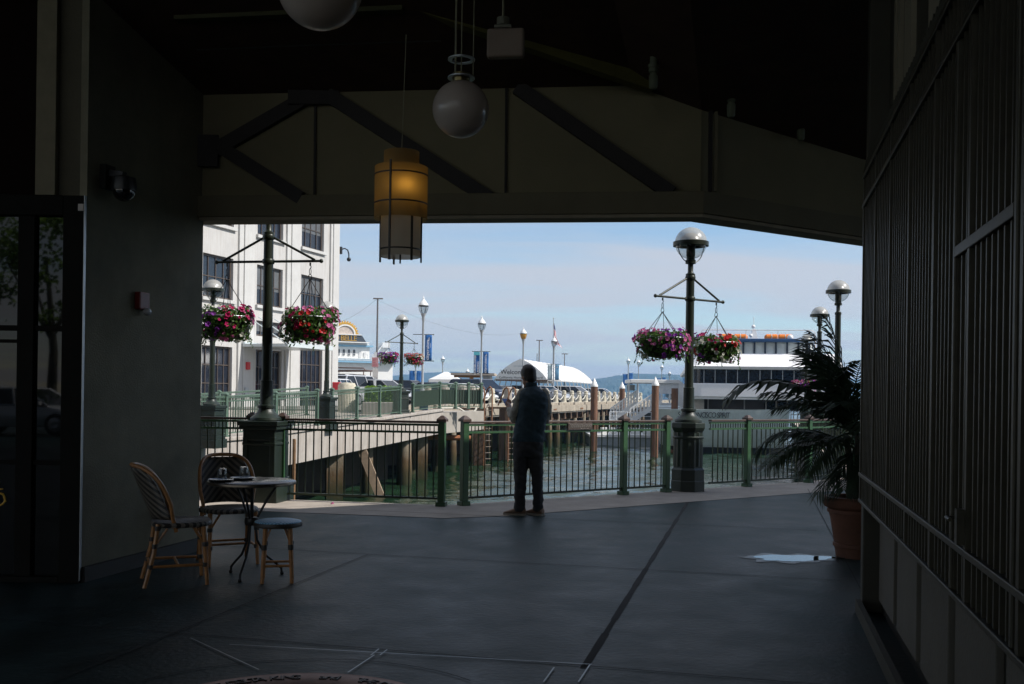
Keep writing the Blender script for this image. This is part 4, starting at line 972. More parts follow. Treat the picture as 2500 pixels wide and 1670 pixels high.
basket('rear flower basket of purple blooms on the hedge side promenade lamp', c3 + Vector((0, 0, 2.34)) - d3 * .58, 2.95 - .05 - .06 - 2.34, .36, 26, ['purple', 'magenta', 'pink', 'white', 'purple'], nl=700, nf=240)
c4 = LR3.location
basket('distant flower basket seen between the palm fronds', c4 + Vector((-.1, 0, 2.0)), .8, .5, 27, ['pink', 'purple', 'salmon', 'magenta'], nl=500, nf=220)
m = MB(); m.add([(-2.3, 12.72, .012), (-2.27, 12.70, .03), (-2.25, 12.73, .012), (-2.275, 12.745, .03), (-2.285, 12.69, .006)], [(0, 1, 3), (1, 2, 3), (0, 4, 1), (4, 2, 1)])
tag(m.build('fallen_petal', FLW['pink'], recalc=False), 'single pink petal fallen on the sunlit strip of pavement', 'petal')

# ================================================================== WATER, PROMENADE, PIER
def water_mat():
    if 'harbour_water' in MATS: return MATS['harbour_water']
    m = mat('harbour_water', (.012, .030, .015), .04, var=.25, scale=.05, spec=.5); nt = m.node_tree; N_ = nt.nodes; L_ = nt.links; b = N_['Principled BSDF']; b.inputs['IOR'].default_value = 1.33
    tcn = N_.new('ShaderNodeTexCoord'); prev = None
    for sc_, st_, dist, strg in ((2.2, (.5, 1.4, 1), .05, .5), (6.5, (.5, 1.5, 1), .02, .5)):
        mp = N_.new('ShaderNodeMapping'); mp.inputs['Scale'].default_value = st_; mp.inputs['Rotation'].default_value = (0, 0, .12); L_.new(tcn.outputs['Object'], mp.inputs['Vector'])
        nz = N_.new('ShaderNodeTexNoise'); nz.inputs['Scale'].default_value = sc_; nz.inputs['Detail'].default_value = 3; nz.inputs['Distortion'].default_value = .7; L_.new(mp.outputs[0], nz.inputs['Vector'])
        bp = N_.new('ShaderNodeBump'); bp.inputs['Strength'].default_value = strg; bp.inputs['Distance'].default_value = dist; L_.new(nz.outputs['Fac'], bp.inputs['Height'])
        if prev: L_.new(prev.outputs[0], bp.inputs['Normal'])
        prev = bp
    L_.new(prev.outputs[0], b.inputs['Normal']); return m
WZ = -2.2
m = MB(); m.quad((-2600, -60, WZ - .12), (2600, -60, WZ - .12), (2600, 2600, WZ - .12), (-2600, 2600, WZ - .12)); tag(m.build('water', water_mat(), recalc=False), kind='structure')
rw = random.Random(12); WV = []
for _ in range(22):
    lam = .35 * 1.14 ** _ ; a = rw.gauss(math.pi / 2, .5); kk = 2 * math.pi / lam; WV.append((kk * math.cos(a), kk * math.sin(a), rw.uniform(0, 6.28), lam * .0068 * rw.uniform(.6, 1.3)))
NX, NY = 300, 430; vs = []; fs = []; sin = math.sin
for j in range(NY + 1):
    Y = 12.6 * (118 / 12.6) ** (j / NY)
    for i in range(NX + 1):
        X = (-.36 + .86 * i / NX) * Y; vs.append((X, Y, WZ + sum(A * sin(kx * X + ky * Y + p_) for kx, ky, p_, A in WV if 1)))
for j in range(NY):
    for i in range(NX): a = j * (NX + 1) + i; fs.append((a, a + 1, a + NX + 2, a + NX + 1))
me = bpy.data.meshes.new('harbour_water'); me.from_pydata(vs, [], fs); me.materials.append(water_mat()); me.polygons.foreach_set('use_smooth', [True] * len(fs)); o = bpy.data.objects.new('harbour_water', me); COL.objects.link(o); tag(o, kind='structure')
# promenade deck with its sloping end
PAVE = mat('promenade_paving', (.33, .30, .26), .9, var=.12, scale=1.5, bump=.15, bscale=40)
m = MB(); Ys = [14.82, 20, 25, 27, 30, 33, 36, 39, 42, 48]; top = []; 
rings = []
for Y in Ys:
    x = EX(Y); z = EZ(Y); rings.append([(x - .02, Y, z - .012), (x - 45, Y, z - .012), (x - 45, Y, z - .9), (x - .02, Y, z - .9)])
m.loft(rings); tag(m.build('promenade', PAVE), kind='structure')
e = empty('edge_girder', (0, 0, 0), 0, 'pale stained concrete girder carrying the edge of the promenade', 'girder')
m = MB(); rings = []
for Y in Ys[:-1]:
    x = EX(Y); z = EZ(Y); rings.append([(x + .10, Y, z + .06), (x - .25, Y, z + .06), (x - .25, Y, z - .86), (x + .10, Y, z - .86)])
m.loft(rings); m.build('beam', CONC, e)
m = MB(); rings = []
for Y in Ys[:-1]:
    x = EX(Y); z = EZ(Y); rings.append([(x + .16, Y, z + .061), (x - .26, Y, z + .061), (x - .26, Y, z + .16), (x + .16, Y, z + .16)])
m.loft(rings); m.build('kerb', CONC, e, bevel=.015)
DKW = mat('dark_backing_wall', (.045, .036, .022), .85, var=.4, scale=1.2, bump=.4, bscale=6)  # dark brown tone backing the spaces under promenade and pier
m = MB(); m.prism([(EX(15) - 2.2, 15), (EX(42) - 2.2, 42), (EX(42) - 3, 42), (EX(15) - 3, 15)], -3.4, -.8); tag(m.build('harbour_wall', DKW), 'dark sea wall under the promenade girder', 'sea wall')
PILEW = mat('encrusted_pile', (.20, .15, .09), .9, var=.35, scale=4, bump=.6, bscale=12)
def pile_mat():
    m = mat('tidal_pile', (.24, .205, .15), .9, var=.2, scale=3, bump=.5, bscale=14); nt = m.node_tree; N_ = nt.nodes; L_ = nt.links; b = N_['Principled BSDF']; src = b.inputs['Base Color'].links[0].from_socket
    g = N_.new('ShaderNodeNewGeometry'); sp = N_.new('ShaderNodeSeparateXYZ'); L_.new(g.outputs['Position'], sp.inputs[0]); nz = N_.new('ShaderNodeTexNoise'); nz.inputs['Scale'].default_value = 3
    ad = N_.new('ShaderNodeMath'); ad.operation = 'MULTIPLY_ADD'; L_.new(nz.outputs['Fac'], ad.inputs[0]); ad.inputs[1].default_value = .9; L_.new(sp.outputs['Z'], ad.inputs[2])
    rp = N_.new('ShaderNodeValToRGB'); mr = N_.new('ShaderNodeMapRange'); mr.inputs['From Min'].default_value = -2.2; mr.inputs['From Max'].default_value = .6; L_.new(ad.outputs[0], mr.inputs['Value']); L_.new(mr.outputs[0], rp.inputs['Fac'])
    el = rp.color_ramp.elements; el[0].position = .12; el[0].color = (.05, .09, .02, 1); el[1].position = .75; el[1].color = (1, 1, 1, 1); x = el.new(.3); x.color = (.16, .15, .05, 1); x = el.new(.5); x.color = (.42, .30, .18, 1)
    mx_ = N_.new('ShaderNodeMix'); mx_.data_type = 'RGBA'; mx_.blend_type = 'MULTIPLY'; mx_.inputs['Factor'].default_value = 1; L_.new(src, mx_.inputs['A']); L_.new(rp.outputs[0], mx_.inputs['B']); L_.new(mx_.outputs['Result'], b.inputs['Base Color']); return m
TIDE = pile_mat()
def pile(x, y, ztop, r_, label, group, sq=False):
    m = MB()
    if sq: m.box((0, 0, (ztop - 3.6) / 2), (r_ * 2, r_ * 2, ztop + 3.6), .27)
    else: m.lathe([(r_, -3.6), (r_ * 1.12, -2.4), (r_ * 1.15, -1.6), (r_ * 1.02, -1.0), (r_, ztop)], (0, 0, 0), 12)
    o = m.build('pier_pile', TIDE, None, smooth=not sq, loc=(x, y, 0)); return tag(o, label, 'pile', group)
k = 0
for Y in (18.5, 22.0, 25.5, 29.2, 33.0, 36.2, 39.0, 41.6):
    pile(EX(Y) - (.62 if k % 2 else .35), Y, EZ(Y) - .87, .21 if k % 2 else .27, ORD[k] + ' encrusted pile from the quay end under the promenade girder', 'piles under the promenade', k % 3 == 1); k += 1
m = MB(); m.bar((EX(34.5) - .2, 34.5, -.3), (EX(35.5) + .7, 34.6, -3.2), .24, .3); tag(m.build('timber_brace', mat('pale_timber', (.30, .22, .15), .85, var=.3, scale=3)), 'leaning pale timber brace under the promenade girder', 'timber')
m = MB(); 
def pipe_ladder(label, x, y, z0, z1, rz, wd=.42, hoop=True, mm_=RUST, rows=None):
    e = empty('pier_ladder', (x, y, 0), rz, label, 'ladder', 'ladders on the pier edge')
    m = MB()
    for sx in (-1, 1):
        p = [(sx * wd / 2, 0, z0), (sx * wd / 2, 0, z1)]
        if hoop: p += [(sx * wd / 2, 0, z1 + .75), (sx * wd / 2, .08, z1 + .93), (sx * wd / 2, .28, z1 + 1.02), (sx * wd / 2, .55, z1 + .92), (sx * wd / 2, 1.3, z1 + .05)]
        m.tube(p, .038, 8)
    m.build('side_rail', mm_, e, smooth=True)
    m = MB(); z = z0 + .2
    while z < z1: m.tube([(-wd / 2, 0, z), (wd / 2, 0, z)], .018, 6); z += .3
    m.build('rung', mat('rung_steel', (.22, .17, .13), .7), e); return e
p = at(705, 1100, 27.6); pipe_ladder('timber coloured ladder fixed to the girder behind the quay railing', p.x + .15, 27.6, -2.5, .1, R(-75), .36, False, mat('ladder_timber', (.20, .11, .05), .8, var=.3))

# pier -----------------------------------------------------------------
def PX(Y): return -2.97 + .299 * (Y - 48)
PZ = .65; PANG = math.atan2(1, .299) - math.pi / 2
m = MB(); m.prism([(PX(42.3), 42.3), (PX(190), 190), (PX(190) - 38, 190), (PX(42.3) - 38, 42.3)], PZ - .5, PZ); tag(m.build('pier_deck', mat('pier_asphalt', (.20, .19, .17), .9, var=.15, scale=1)), kind='structure')
e = empty('pier_edge_beam', (PX(42.3), 42.3, PZ), -math.atan(.299), 'weathered concrete edge beam of the long pier', 'beam')
m = MB(); y = 0; r = random.Random(9)
while y < 150:
    l = r.uniform(3.2, 5.2); m.mm((-.4, y, -.42), (.08 + r.uniform(-.02, .03), y + l - .05, .02)); m.mm((-.3, y + .1, .021), (-.05, y + l - .3, .22)); y += l
m.build('edge_block', CONC2, e, bevel=.02)
m = MB(); y = 1.0
while y < 150: m.mm((-1.6, y, -.95), (-.02, y + .28, -.42)); y += 1.9
m.mm((-.7, 0, -1.0), (-.35, 150, -.43)); m.build('timber_stringer', WOODP, e)
m = MB(); y = 4
for _ in range(12): m.mm((.085, y, -.30), (.10, y + r.uniform(.5, 1.2), -.20)); y += r.uniform(3, 9)
m.build('rust_stain', RUST, e)
m = MB(); m.prism([(PX(42.5) - 3.4, 42.5), (PX(188) - 3.4, 188), (PX(188) - 4, 188), (PX(42.5) - 4, 42.5)], -3.4, .1); tag(m.build('pier_underwall', DKW), 'dark backing bulkhead under the pier deck', 'bulkhead')
k = 0; Y = 44.2
while Y < 108 and k < 27:
    pile(PX(Y) - .35, Y, PZ - .45, .20, ORD[k] + ' pile from the near end along the pier edge', 'piles under the pier edge'); k += 1; Y += 2.1 + (.9 if k % 2 else 0)
# dark timber fender posts and ladders
for lab, px_, Y in (('dark square fender post beside the nearer pier ladder', 1172, 49.5), ('dark square fender post beside the ladder next to the man', 1233, 53.8)):
    q = at(px_, 1000, Y); m = MB(); m.box((0, 0, -1.3), (.62, .5, 4.0), 0); m.box((-.5, 0, .66), (1.5, .55, .1)); o = m.build('fender_post', WOODP, None, loc=(q.x, Y, .0), rotz=.0); tag(o, lab, 'fender post', 'fender posts on the pier')
q = at(1192, 1000, 49.3); pipe_ladder('rusty pipe ladder with curved handrails at the nearer fender post', q.x, 49.2, -2.6, .75, .45)
q = at(1250, 1000, 53.6); pipe_ladder('rusty pipe ladder with curved handrails beside the head of the man', q.x, 53.3, -2.6, .75, .45)
m = MB(); q = at(1085, 1062, 45); m.tube([(q.x - 1.2, 44.6, -.55), (q.x + 1.2, 44.9, -.6)], .12, 8); tag(m.build('drift_log', mat('orange_log', (.36, .14, .06), .8, var=.3)), 'orange brown log lashed under the near end of the pier', 'log')

# bollards with rope
def bollard_mb(s_=1.0):
    m = MB(); m.lathe([(.26, 0), (.27, .06), (.24, .10), (.24, .14), (.26, .16), (.26, .20), (.19, .25), (.165, .35), (.155, .78), (.175, .80), (.175, .86), (.155, .88), (.15, 1.0), (.155, 1.02), (.12, 1.06), (0, 1.08)], (0, 0, 0), 16); return m
bol0 = None; Y = 46.6; k = 0; tops = []
while k < 26:
    x = PX(Y) - .55
    if bol0 is None: o = bol0 = bollard_mb().build('pier_bollard', BOLL, None, smooth=True, loc=(x, Y, PZ))
    else: o = bol0.copy(); COL.objects.link(o); o.location = (x, Y, PZ)
    tag(o, ORD[k] + ' stone coloured bollard along the pier edge counted from the ramp', 'bollard', 'bollards along the pier edge'); tops.append(Vector((x, Y, PZ + .83))); k += 1; Y += 2.35
for i in range(len(tops) - 1):
    a, b = tops[i], tops[i + 1]; m = MB(); m.tube([a.lerp(b, t / 8) - Vector((0, 0, .42 * (1 - (2 * t / 8 - 1) ** 2))) - a for t in range(9)], .035, 6)
    if i % 4 == 1: m.tube([(0.05, .1, -.03), (.2, .15, -.3), (.22, .1, -.75)], .045, 6)
    tag(m.build('bollard_rope', ROPE, None, smooth=True, loc=a), 'sagging pale rope between the ' + ORD[i] + ' and ' + ORD[i + 1] + ' pier bollards', 'rope', 'ropes between the bollards')
# second row of plain concrete posts behind
m = MB(); m.lathe([(.24, 0), (.24, 1.12), (.20, 1.16), (0, 1.17)], (0, 0, 0), 14); s0 = None
for k, (px_, Y) in enumerate(((1081, 47.5), (1128, 50.5), (1150, 52.0), (1240, 57.5), (1330, 66.0))):
    q = at(px_, 960, Y); 
    if s0 is None: o = s0 = m.build('concrete_post', CONC, None, smooth=True, loc=(q.x, Y, PZ))
    else: o = s0.copy(); COL.objects.link(o); o.location = (q.x, Y, PZ)
    tag(o, ORD[k] + ' plain round concrete post from the ramp behind the pier bollards', 'post', 'round concrete posts on the pier')
# hose lying on the edge
m = MB(); a = at(1120, 998, 46.4); m.tube([(a.x - 1.0, 46.4, .70), (a.x, 46.6, .72), (a.x + .35, 46.7, .5), (a.x + .55, 46.8, .45), (a.x + .75, 46.9, .62), (a.x + .8, 47, .74)], .05, 8); tag(m.build('mooring_hose', ROPE, None, smooth=True), 'pale hose draped over the near end of the pier edge', 'hose')

# promenade railings ------------------------------------------------------
def prom_pts(y0, y1, n, dx=-.05): return [Vector((EX(Y) + dx, Y, EZ(Y) + .15)) for Y in [y0 + (y1 - y0) * i / n for i in range(n + 1)]]
kw = dict(main=GREENP, cap=GREENP, railm=GREENP, fine=True, sp=.12, pw=.10, pick=.010, ph=1.15)
railing('pale green promenade railing in front of the white building windows', prom_pts(16, 31.1, 6), 'promenade railings', **kw)
railing('pale green promenade railing sloping up to the hedge lamp', prom_pts(32.1, 37.7, 3), 'promenade railings', **kw)
pr2 = railing('pale green railing with mesh panels at the top of the promenade ramp', prom_pts(39.0, 42.0, 1) + [Vector((EX(42) + .55, 43.2, EZ(42) + .15)), Vector((EX(42) + 1.1, 43.5, EZ(42) + .15)), Vector((EX(42) + 1.65, 43.8, EZ(42) + .15))], 'promenade railings', **kw)
m = MB(); q = at(1036, 983, 41.2); m.box((0, 0, 0), (.36, .03, .62)); nb = tag(m.build('notice_board', mat('notice_blue', (.06, .12, .24), .5, var=.5, scale=8), None, loc=(q.x, q.y - .35, q.z)), 'small blue notice fixed on the ramp railing', 'notice')
m = MB()
o_ = pr2.location
for (a, b) in zip([Vector((EX(39) - .05, 39, EZ(39) + .15)), Vector((EX(42) - .05, 42, EZ(42) + .15)), Vector((EX(42) + .55, 43.2, EZ(42) + .15)), Vector((EX(42) + 1.1, 43.5, EZ(42) + .15))], [Vector((EX(42) - .05, 42, EZ(42) + .15)), Vector((EX(42) + .55, 43.2, EZ(42) + .15)), Vector((EX(42) + 1.1, 43.5, EZ(42) + .15)), Vector((EX(42) + 1.65, 43.8, EZ(42) + .15))]):
    u_ = Vector((0, .05, .52)); m.bar(a - o_ + u_, b - o_ + u_, .012, .62)
m.build('mesh_panel', mat('mesh_green', (.02, .034, .022), .6, var=.3, scale=30), pr2)
# back railing of the ramp and planter walls on the promenade
pb = [Vector((EX(Y) - 4.2, Y, EZ(Y))) for Y in (24, 27, 30, 33, 36, 39)]
railing('second pale green railing behind the promenade ramp', pb, 'promenade railings', main=GREENP, cap=GREENP, railm=GREENP, fine=False, sp=.14, pw=.09, pick=.010)
HEDGE = leaf_mat('hedge_leaf', (.17, .29, .03), .3, .55, .35, 6)
def hedge(label, px0, px1, Y, z0, z1, dep, seed):
    a = at(px0, 960, Y); b = at(px1, 960, Y); w_ = b.x - a.x; r = random.Random(seed); e = empty('clipped_hedge', ((a.x + b.x) / 2, Y, z0), 0, label, 'hedge', 'clipped hedges beside the promenade')
    hh = z1 - z0; m = MB(); m.box((0, 0, -.75), (w_ + .25, dep + .25, 1.5)); m.build('planter', CONC, e, bevel=.02)
    m = MB(); m.box((0, 0, hh / 2), (w_ - .16, dep - .16, hh - .12)); m.build('branch_core', mat('hedge_core', (.02, .035, .008), .9), e)
    m = MB()
    for _ in range(2600):
        f = r.random(); x, y, z = r.uniform(-w_ / 2, w_ / 2), r.uniform(-dep / 2, dep / 2), r.uniform(0, hh)
        if f < .4: z = hh + r.gauss(0, .03)
        elif f < .75: y = -dep / 2 + r.gauss(0, .03)
        elif f < .9: x = w_ / 2 + r.gauss(0, .03)
        else: x = -w_ / 2 + r.gauss(0, .03)
        p = Vector((x, y, z)); t = Vector((r.gauss(0, 1), r.gauss(0, 1), r.gauss(0.4, 1))).normalized(); u_ = t.orthogonal().normalized(); v_ = t.cross(u_); s = r.uniform(.035, .07); m.add([p - u_ * s, p + v_ * s * .6, p + u_ * s, p - v_ * s * .6], [(0, 1, 2, 3)])
    m.build('foliage', HEDGE, e, recalc=False)
hedge('squarish bright green clipped hedge nearer the white building', 896, 927, 41.5, .85, 1.60, 1.1, 1)
hedge('longer bright green clipped hedge beside the promenade lamp', 931, 973, 42.5, .9, 1.60, 1.2, 2)
m = MB(); m.lathe([(.62, 0), (.62, 1.5), (.52, 1.62), (0, 1.65)], (0, 0, 0), 20); q = at(847, 960, 42.0); o = m.build('concrete_bollard', BOLL, None, smooth=True, loc=(q.x, 42.0, .3)); o.scale = (.62, .62, .92); tag(o, 'thick pale concrete bollard beside the corner of the white building', 'bollard')
m = MB(); m.box((0, 0, 0), (1.6, .8, .8)); q = at(935, 985, 40.6); tag(m.build('planter_wall', CONC, None, loc=(q.x, 40.6, .62), bevel=.03), 'low pale concrete planter wall behind the ramp railing', 'planter wall')
m = MB(); m.lathe([(.75, 0), (.8, .1), (.72, .3), (.45, .5), (0, .58)], (0, 0, 0), 24); q = at(955, 940, 47); tag(m.build('rock_cover', mat('beige_cover', (.46, .38, .30), .85), None, smooth=True, loc=(q.x, 47, 1.05)), 'beige domed cover behind the clipped hedges', 'cover')
# ================================================================== WHITE BUILDING
BC = Vector((-9.75, 55.2, 0)); BA = -math.atan2(.3274, .9449)
wb = empty('white_building', BC, BA, 'tall white waterfront building with dark multi paned windows', 'building')
# local frame: -Y runs along the facade towards the camera, +X is out of the facade
cols = [2.7, 6.72, 10.9, 15.0, 19.1]; HWd = 1.13
GZ = .05
rows = [(GZ, 3.74), (5.55, 7.48), (8.92, 11.0), (12.4, 14.6)]
wall = MB(); T_ = .32; top_z = 17.0; q0, q1 = 0.0, 24.0
edges = [q0]; 
for c_ in cols: edges += [c_ - HWd, c_ + HWd]
edges.append(q1)
def openings(ci):
    if ci == 1: return [(GZ, 3.40), (4.05, 4.80)] + rows[1:]
    if ci in (2,): return [(GZ, 3.40)] + rows[1:]
    return rows
for i in range(len(edges) - 1):
    a, b = edges[i], edges[i + 1]
    if i % 2 == 0: wall.mm((-T_, -b, -.6), (0, -a, top_z))
    else:
        z = -.6
        for z0, z1 in openings(i // 2):
            if z0 > z: wall.mm((-T_, -b, z), (0, -a, z0))
            z = z1
        wall.mm((-T_, -b, z), (0, -a, top_z))
wall.mm((-14, -.32, -.6), (-T_ - .001, 0, top_z)); wall.mm((-14, -24, top_z - .3), (-T_ - .001, -.33, top_z)); wall.mm((-14, -24, -.6), (-13.7, -.33, top_z - .31))
wall.build('wall', CREAM, wb)
pil = MB(); px_ = [(.0, .95)] + [((cols[i] + cols[i + 1]) / 2 - .62, (cols[i] + cols[i + 1]) / 2 + .62) for i in range(4)]
for a, b in px_:
    pil.mm((.001, -b, -.6), (.10, -a, top_z)); m_ = (a + b) / 2
    pil.mm((.10, -m_ - .28, -.6), (.16, -m_ + .28, top_z))
pil.build('pilaster', CREAM2, wb, bevel=.01)
tr = MB()
for c_ in cols:
    for z0, z1 in rows[1:]: tr.mm((.001, -c_ - HWd - .12, z0 - .16), (.13, -c_ + HWd + .12, z0 - .01))
tr.build('window_sill', CREAM2, wb, bevel=.01)
r = random.Random(8)
for ci, c_ in enumerate(cols):
    for z0, z1 in openings(ci):
        x = -.22; y0, y1 = -c_ - HWd, -c_ + HWd; fr = MB(); t = .09
        fr.mm((x, y0, z0), (x + .10, y0 + t, z1)); fr.mm((x, y1 - t, z0), (x + .10, y1, z1)); fr.mm((x, y0 + t, z1 - t), (x + .10, y1 - t, z1)); fr.mm((x, y0 + t, z0), (x + .10, y1 - t, z0 + t))
        door = z0 < 1
        nv = 4 if not door else 5; nh = max(1, int(round((z1 - z0) / (.95 if not door else .85))))
        for k in range(1, nv):
            yy = y0 + (y1 - y0) * k / nv; w2 = .022 if (k != 2) else .03; fr.mm((x + .02, yy - w2, z0 + t), (x + .085, yy + w2, z1 - t))
        for k in range(1, nh):
            zz_ = z0 + (z1 - z0) * k / nh; fr.mm((x + .021, y0 + t, zz_ - .022), (x + .084, y1 - t, zz_ + .022))
        f = fr.build('door' if (door and ci in (1, 2)) else 'window', BRONZE, wb)
        g_ = MB(); g_.mm((x + .03, y0 + t * .5, z0 + t * .5), (x + .045, y1 - t * .5, z1 - t * .5)); g_.build('pane', WGLASS, f)
        if not door and r.random() < .45: bl = MB(); hb_ = (z1 - z0) * r.choice((.25, .4, .55)); bl.mm((x + .046, y0 + t, z1 - t - hb_), (x + .052, y1 - t, z1 - t)); bl.build('blind', mat('window_blind', (.11, .115, .12), .4, var=.2, scale=2), f)
cn_ = MB(); cn_.mm((.17, -9.2, 3.46), (2.6, -5.05, 3.60)); cn_.mm((.17, -9.2, 3.60), (.24, -5.05, 3.68)); cn_.mm((2.52, -9.2, 3.60), (2.6, -5.05, 3.68))
for y in (-5.2, -6.6, -8.0, -9.05): cn_.tube([(2.4, y, 3.62), (.2, y, 4.95)], .028, 6)
cn_.build('entrance_canopy', mat('canopy_glass_white', (.55, .60, .61), .3, var=.08), wb)
m = MB(); m.mm((.165, -8.92, 2.4), (.26, -8.68, 2.75)); m.build('alarm_bell', mat('alarm_bright_red', (.55, .02, .02), .4), wb)
m = MB(); m.mm((.165, -9.0, 1.15), (.21, -8.7, 1.55)); m.build('wall_plate', STEEL, wb)
m = MB(); m.mm((.0, .0, 9.05), (.2, .12, 9.45)); m.tube([(.1, .12, 9.3), (.15, .45, 9.42), (.2, .72, 9.36), (.22, .82, 9.15), (.22, .83, 8.95)], .035, 8); m.ball((.22, .83, 8.85), .12, 12, 8); m.build('corner_camera', DARKM, wb, smooth=True)
for c_ in (3.9, 9.2): m = MB(); m.mm((.165, -c_ - .1, 5.0), (.32, -c_ + .1, 5.2)); m.build('wall_light', STEEL, wb)

# ================================================================== PADDLE STEAMER behind
bo = at(812, 960, 112); SB = empty('paddle_steamer', (bo.x, 112, WZ), R(25), 'white paddle steamer with a gold lettered name board behind the pier', 'boat')
SKYB = mat('steamer_blue', (.22, .42, .58), .5)
def zb(py): return H + (960.6 - py) * 112 / F - WZ
m = MB(); m.prism_y([(-14, 0), (7.6, 0), (8.0, 3.6), (-14, 3.6)], 0, 10); m.build('hull', WHITE, SB, bevel=.05)
m = MB(); m.mm((-14, .5, 3.61), (7.2, 9.5, zb(879))); m.build('lower_deckhouse', WHITE, SB)
m = MB(); m.mm((-14, 1.2, zb(879) + .01), (4.6, 8.5, zb(850))); m.build('upper_deckhouse', WHITE, SB)
m = MB(); m.prism_y([(-14, zb(850) + .01), (5.0, zb(850) + .01), (4.9, zb(845.5)), (-14, zb(845.5))], .9, 8.7); m.build('eaves_roof', SKYB, SB)
m = MB(); m.prism_y([(-14, zb(845)), (4.6, zb(845)), (4.2, zb(838)), (-14, zb(838))], 1.1, 8); m.build('roof_house', WHITE, SB)
m = MB(); m.mm((-14, -.1, zb(890)), (7.4, .45, zb(886))); m.build('deck_stripe', SKYB, SB)
m = MB()
for z in (872, 876, 868.5): m.mm((-14, .1, zb(z)), (7.2, .14, zb(z - .8)))
for k in range(22): m.mm((-14 + k, .1, zb(879)), (-13.95 + k, .14, zb(868)))
m.build('deck_railing', WHITEM, SB)
m = MB(); m.prism_y([(-6.4, zb(838)), (4.0, zb(838)), (3.5, zb(822)), (-6.4, zb(822))], .6, 1.0); m.build('name_board', mat('board_slate', (.05, .065, .085), .5), SB)
m = MB(); m.prism_y([(-6.5, zb(840.5)), (4.4, zb(840.5)), (4.3, zb(838.2)), (-6.5, zb(838.2))], .45, 1.05); m.prism_y([(-6.4, zb(821.8)), (3.45, zb(821.8)), (3.4, zb(820)), (-6.4, zb(820))], .5, 1.05); m.build('board_trim', WHITE, SB)
GOLD = mat('gold_leaf', (.55, .32, .06), .4, metal=.3)
text_mesh('SAN FRANCISCO BELLE', .86, GOLD, SB, Matrix.Translation((-1.05, .56, zb(830.3))) @ Matrix.Rotation(R(90), 4, 'X'), space=.86)
AX, AZ, AR = 1.55, zb(820), 1.0
m = MB(); pol = [(AX - 1.02 * math.cos(a), AZ + .95 * math.sin(a)) for a in [math.pi * k / 16 for k in range(17)]]; m.prism_y(pol, .65, .95); m.build('arch_board', mat('arch_pale', (.55, .47, .42), .7, var=.2, scale=5), SB)
m = MB()
for k in range(24):
    a0, a1 = math.pi * k / 24, math.pi * (k + 1) / 24
    q = [(AX - r_ * math.cos(a_), y_, AZ + r_ * .94 * math.sin(a_)) for a_ in (a0, a1) for y_ in (.55, .99) for r_ in (1.02, 1.18)]
    m.add(q, [(0, 1, 5, 4), (2, 6, 7, 3), (1, 3, 7, 5), (0, 4, 6, 2)])
m.build('arch_trim', WHITE, SB, recalc=False)
m = MB()
for k in range(15):
    a = math.pi * (k + .5) / 15; m.ball((AX - 1.36 * math.cos(a), .8, AZ + 1.30 * math.sin(a)), .15, 8, 6, (1, .5, 1.2)); m.ball((AX - 1.54 * math.cos(a), .8, AZ + 1.48 * math.sin(a)), .085, 6, 5)
m.prism_y([(AX - 1.42 * math.cos(a), AZ + 1.36 * math.sin(a)) for a in [math.pi * k / 16 for k in range(17)]] + [(AX - 1.2 * math.cos(a), AZ + 1.14 * math.sin(a)) for a in [math.pi * (16 - k) / 16 for k in range(17)]], .7, .9)
m.build('gold_crest', GOLD, SB, smooth=True)
for k in range(14):
    x = 2.75 - k * .60; m = MB(); m.prism_y([(x - .12, zb(872)), (x + .12, zb(872)), (x + .12, zb(859)), (x + .07, zb(857)), (x - .07, zb(857)), (x - .12, zb(859))], 1.12, 1.19); m.build('arched_window', mat('steamer_window', (.06, .07, .085), .2), SB)
for x in (3.35, 3.9): m = MB(); m.mm((x, 1.1, zb(875)), (x + .28, 1.19, zb(863))); m.build('cabin_door', mat('steamer_door', (.6, .6, .6), .5), SB)
m = MB(); m.bar((4.75, .7, zb(879)), (6.0, .7, zb(843)), .35, .10); m.bar((4.75, 1.3, zb(879)), (6.0, 1.3, zb(843)), .10, .12)
for k in range(9): f = (k + .5) / 9; m.box((4.75 + 1.25 * f, 1.0, zb(879) + (zb(843) - zb(879)) * f), (.16, .5, .04))
m.mm((6.0, .7, zb(850)), (6.9, 3, zb(837))); m.mm((6.3, 1.0, zb(879)), (6.7, 3, zb(850) - .01)); m.build('deck_stair', WHITEM, SB)

# ================================================================== YACHT
YD = 62.0; c = at(1872, 960, YD); YT = empty('harbour_yacht', (c.x, YD, WZ), -.15, 'large white dinner yacht with dark window bands and pale grey hull', 'boat')
YW = mat('yacht_white', (.88, .87, .88), .35, var=.03); YG = mat('yacht_hull_grey', (.54, .60, .58), .3, var=.06, scale=2, streak=.15); YDK = mat('yacht_window', (.012, .016, .024), .05, var=.2, spec=.6)
def yx(px): return (px - 1872) / F * YD
def yz(py): return H + (960.6 + 8.5 - py) / F * YD - WZ
def rr_poly(x0, x1, y0, y1, rad, n=6):
    pts = []
    for cx_, cy_, a0 in ((x0 + rad, y0 + rad, math.pi), (x1 - rad, y0 + rad, 1.5 * math.pi), (x1 - rad, y1 - rad, 0), (x0 + rad, y1 - rad, .5 * math.pi)):
        for k in range(n + 1): a = a0 + (math.pi / 2) * k / n; pts.append((cx_ + rad * math.cos(a), cy_ + rad * math.sin(a)))
    return pts
hx0, hx1 = yx(1600), yx(1940)
rings = []
for z, ins, dy in ((-.6, .9, 1.4), (.35, .45, .7), (.6, .35, .55), (2.0, .08, .15), (yz(1003), 0, 0)):
    rings.append([(x, y, z + (.22 * ((x - hx0) / (hx1 - hx0) * 2 - .6) ** 2 * .3 if z > 2.2 else 0)) for x, y in rr_poly(hx0 + ins, hx1 - ins * .4, dy, 30, 2.6)])
m = MB(); m.loft(rings); m.build('hull', YG, YT, smooth=True)
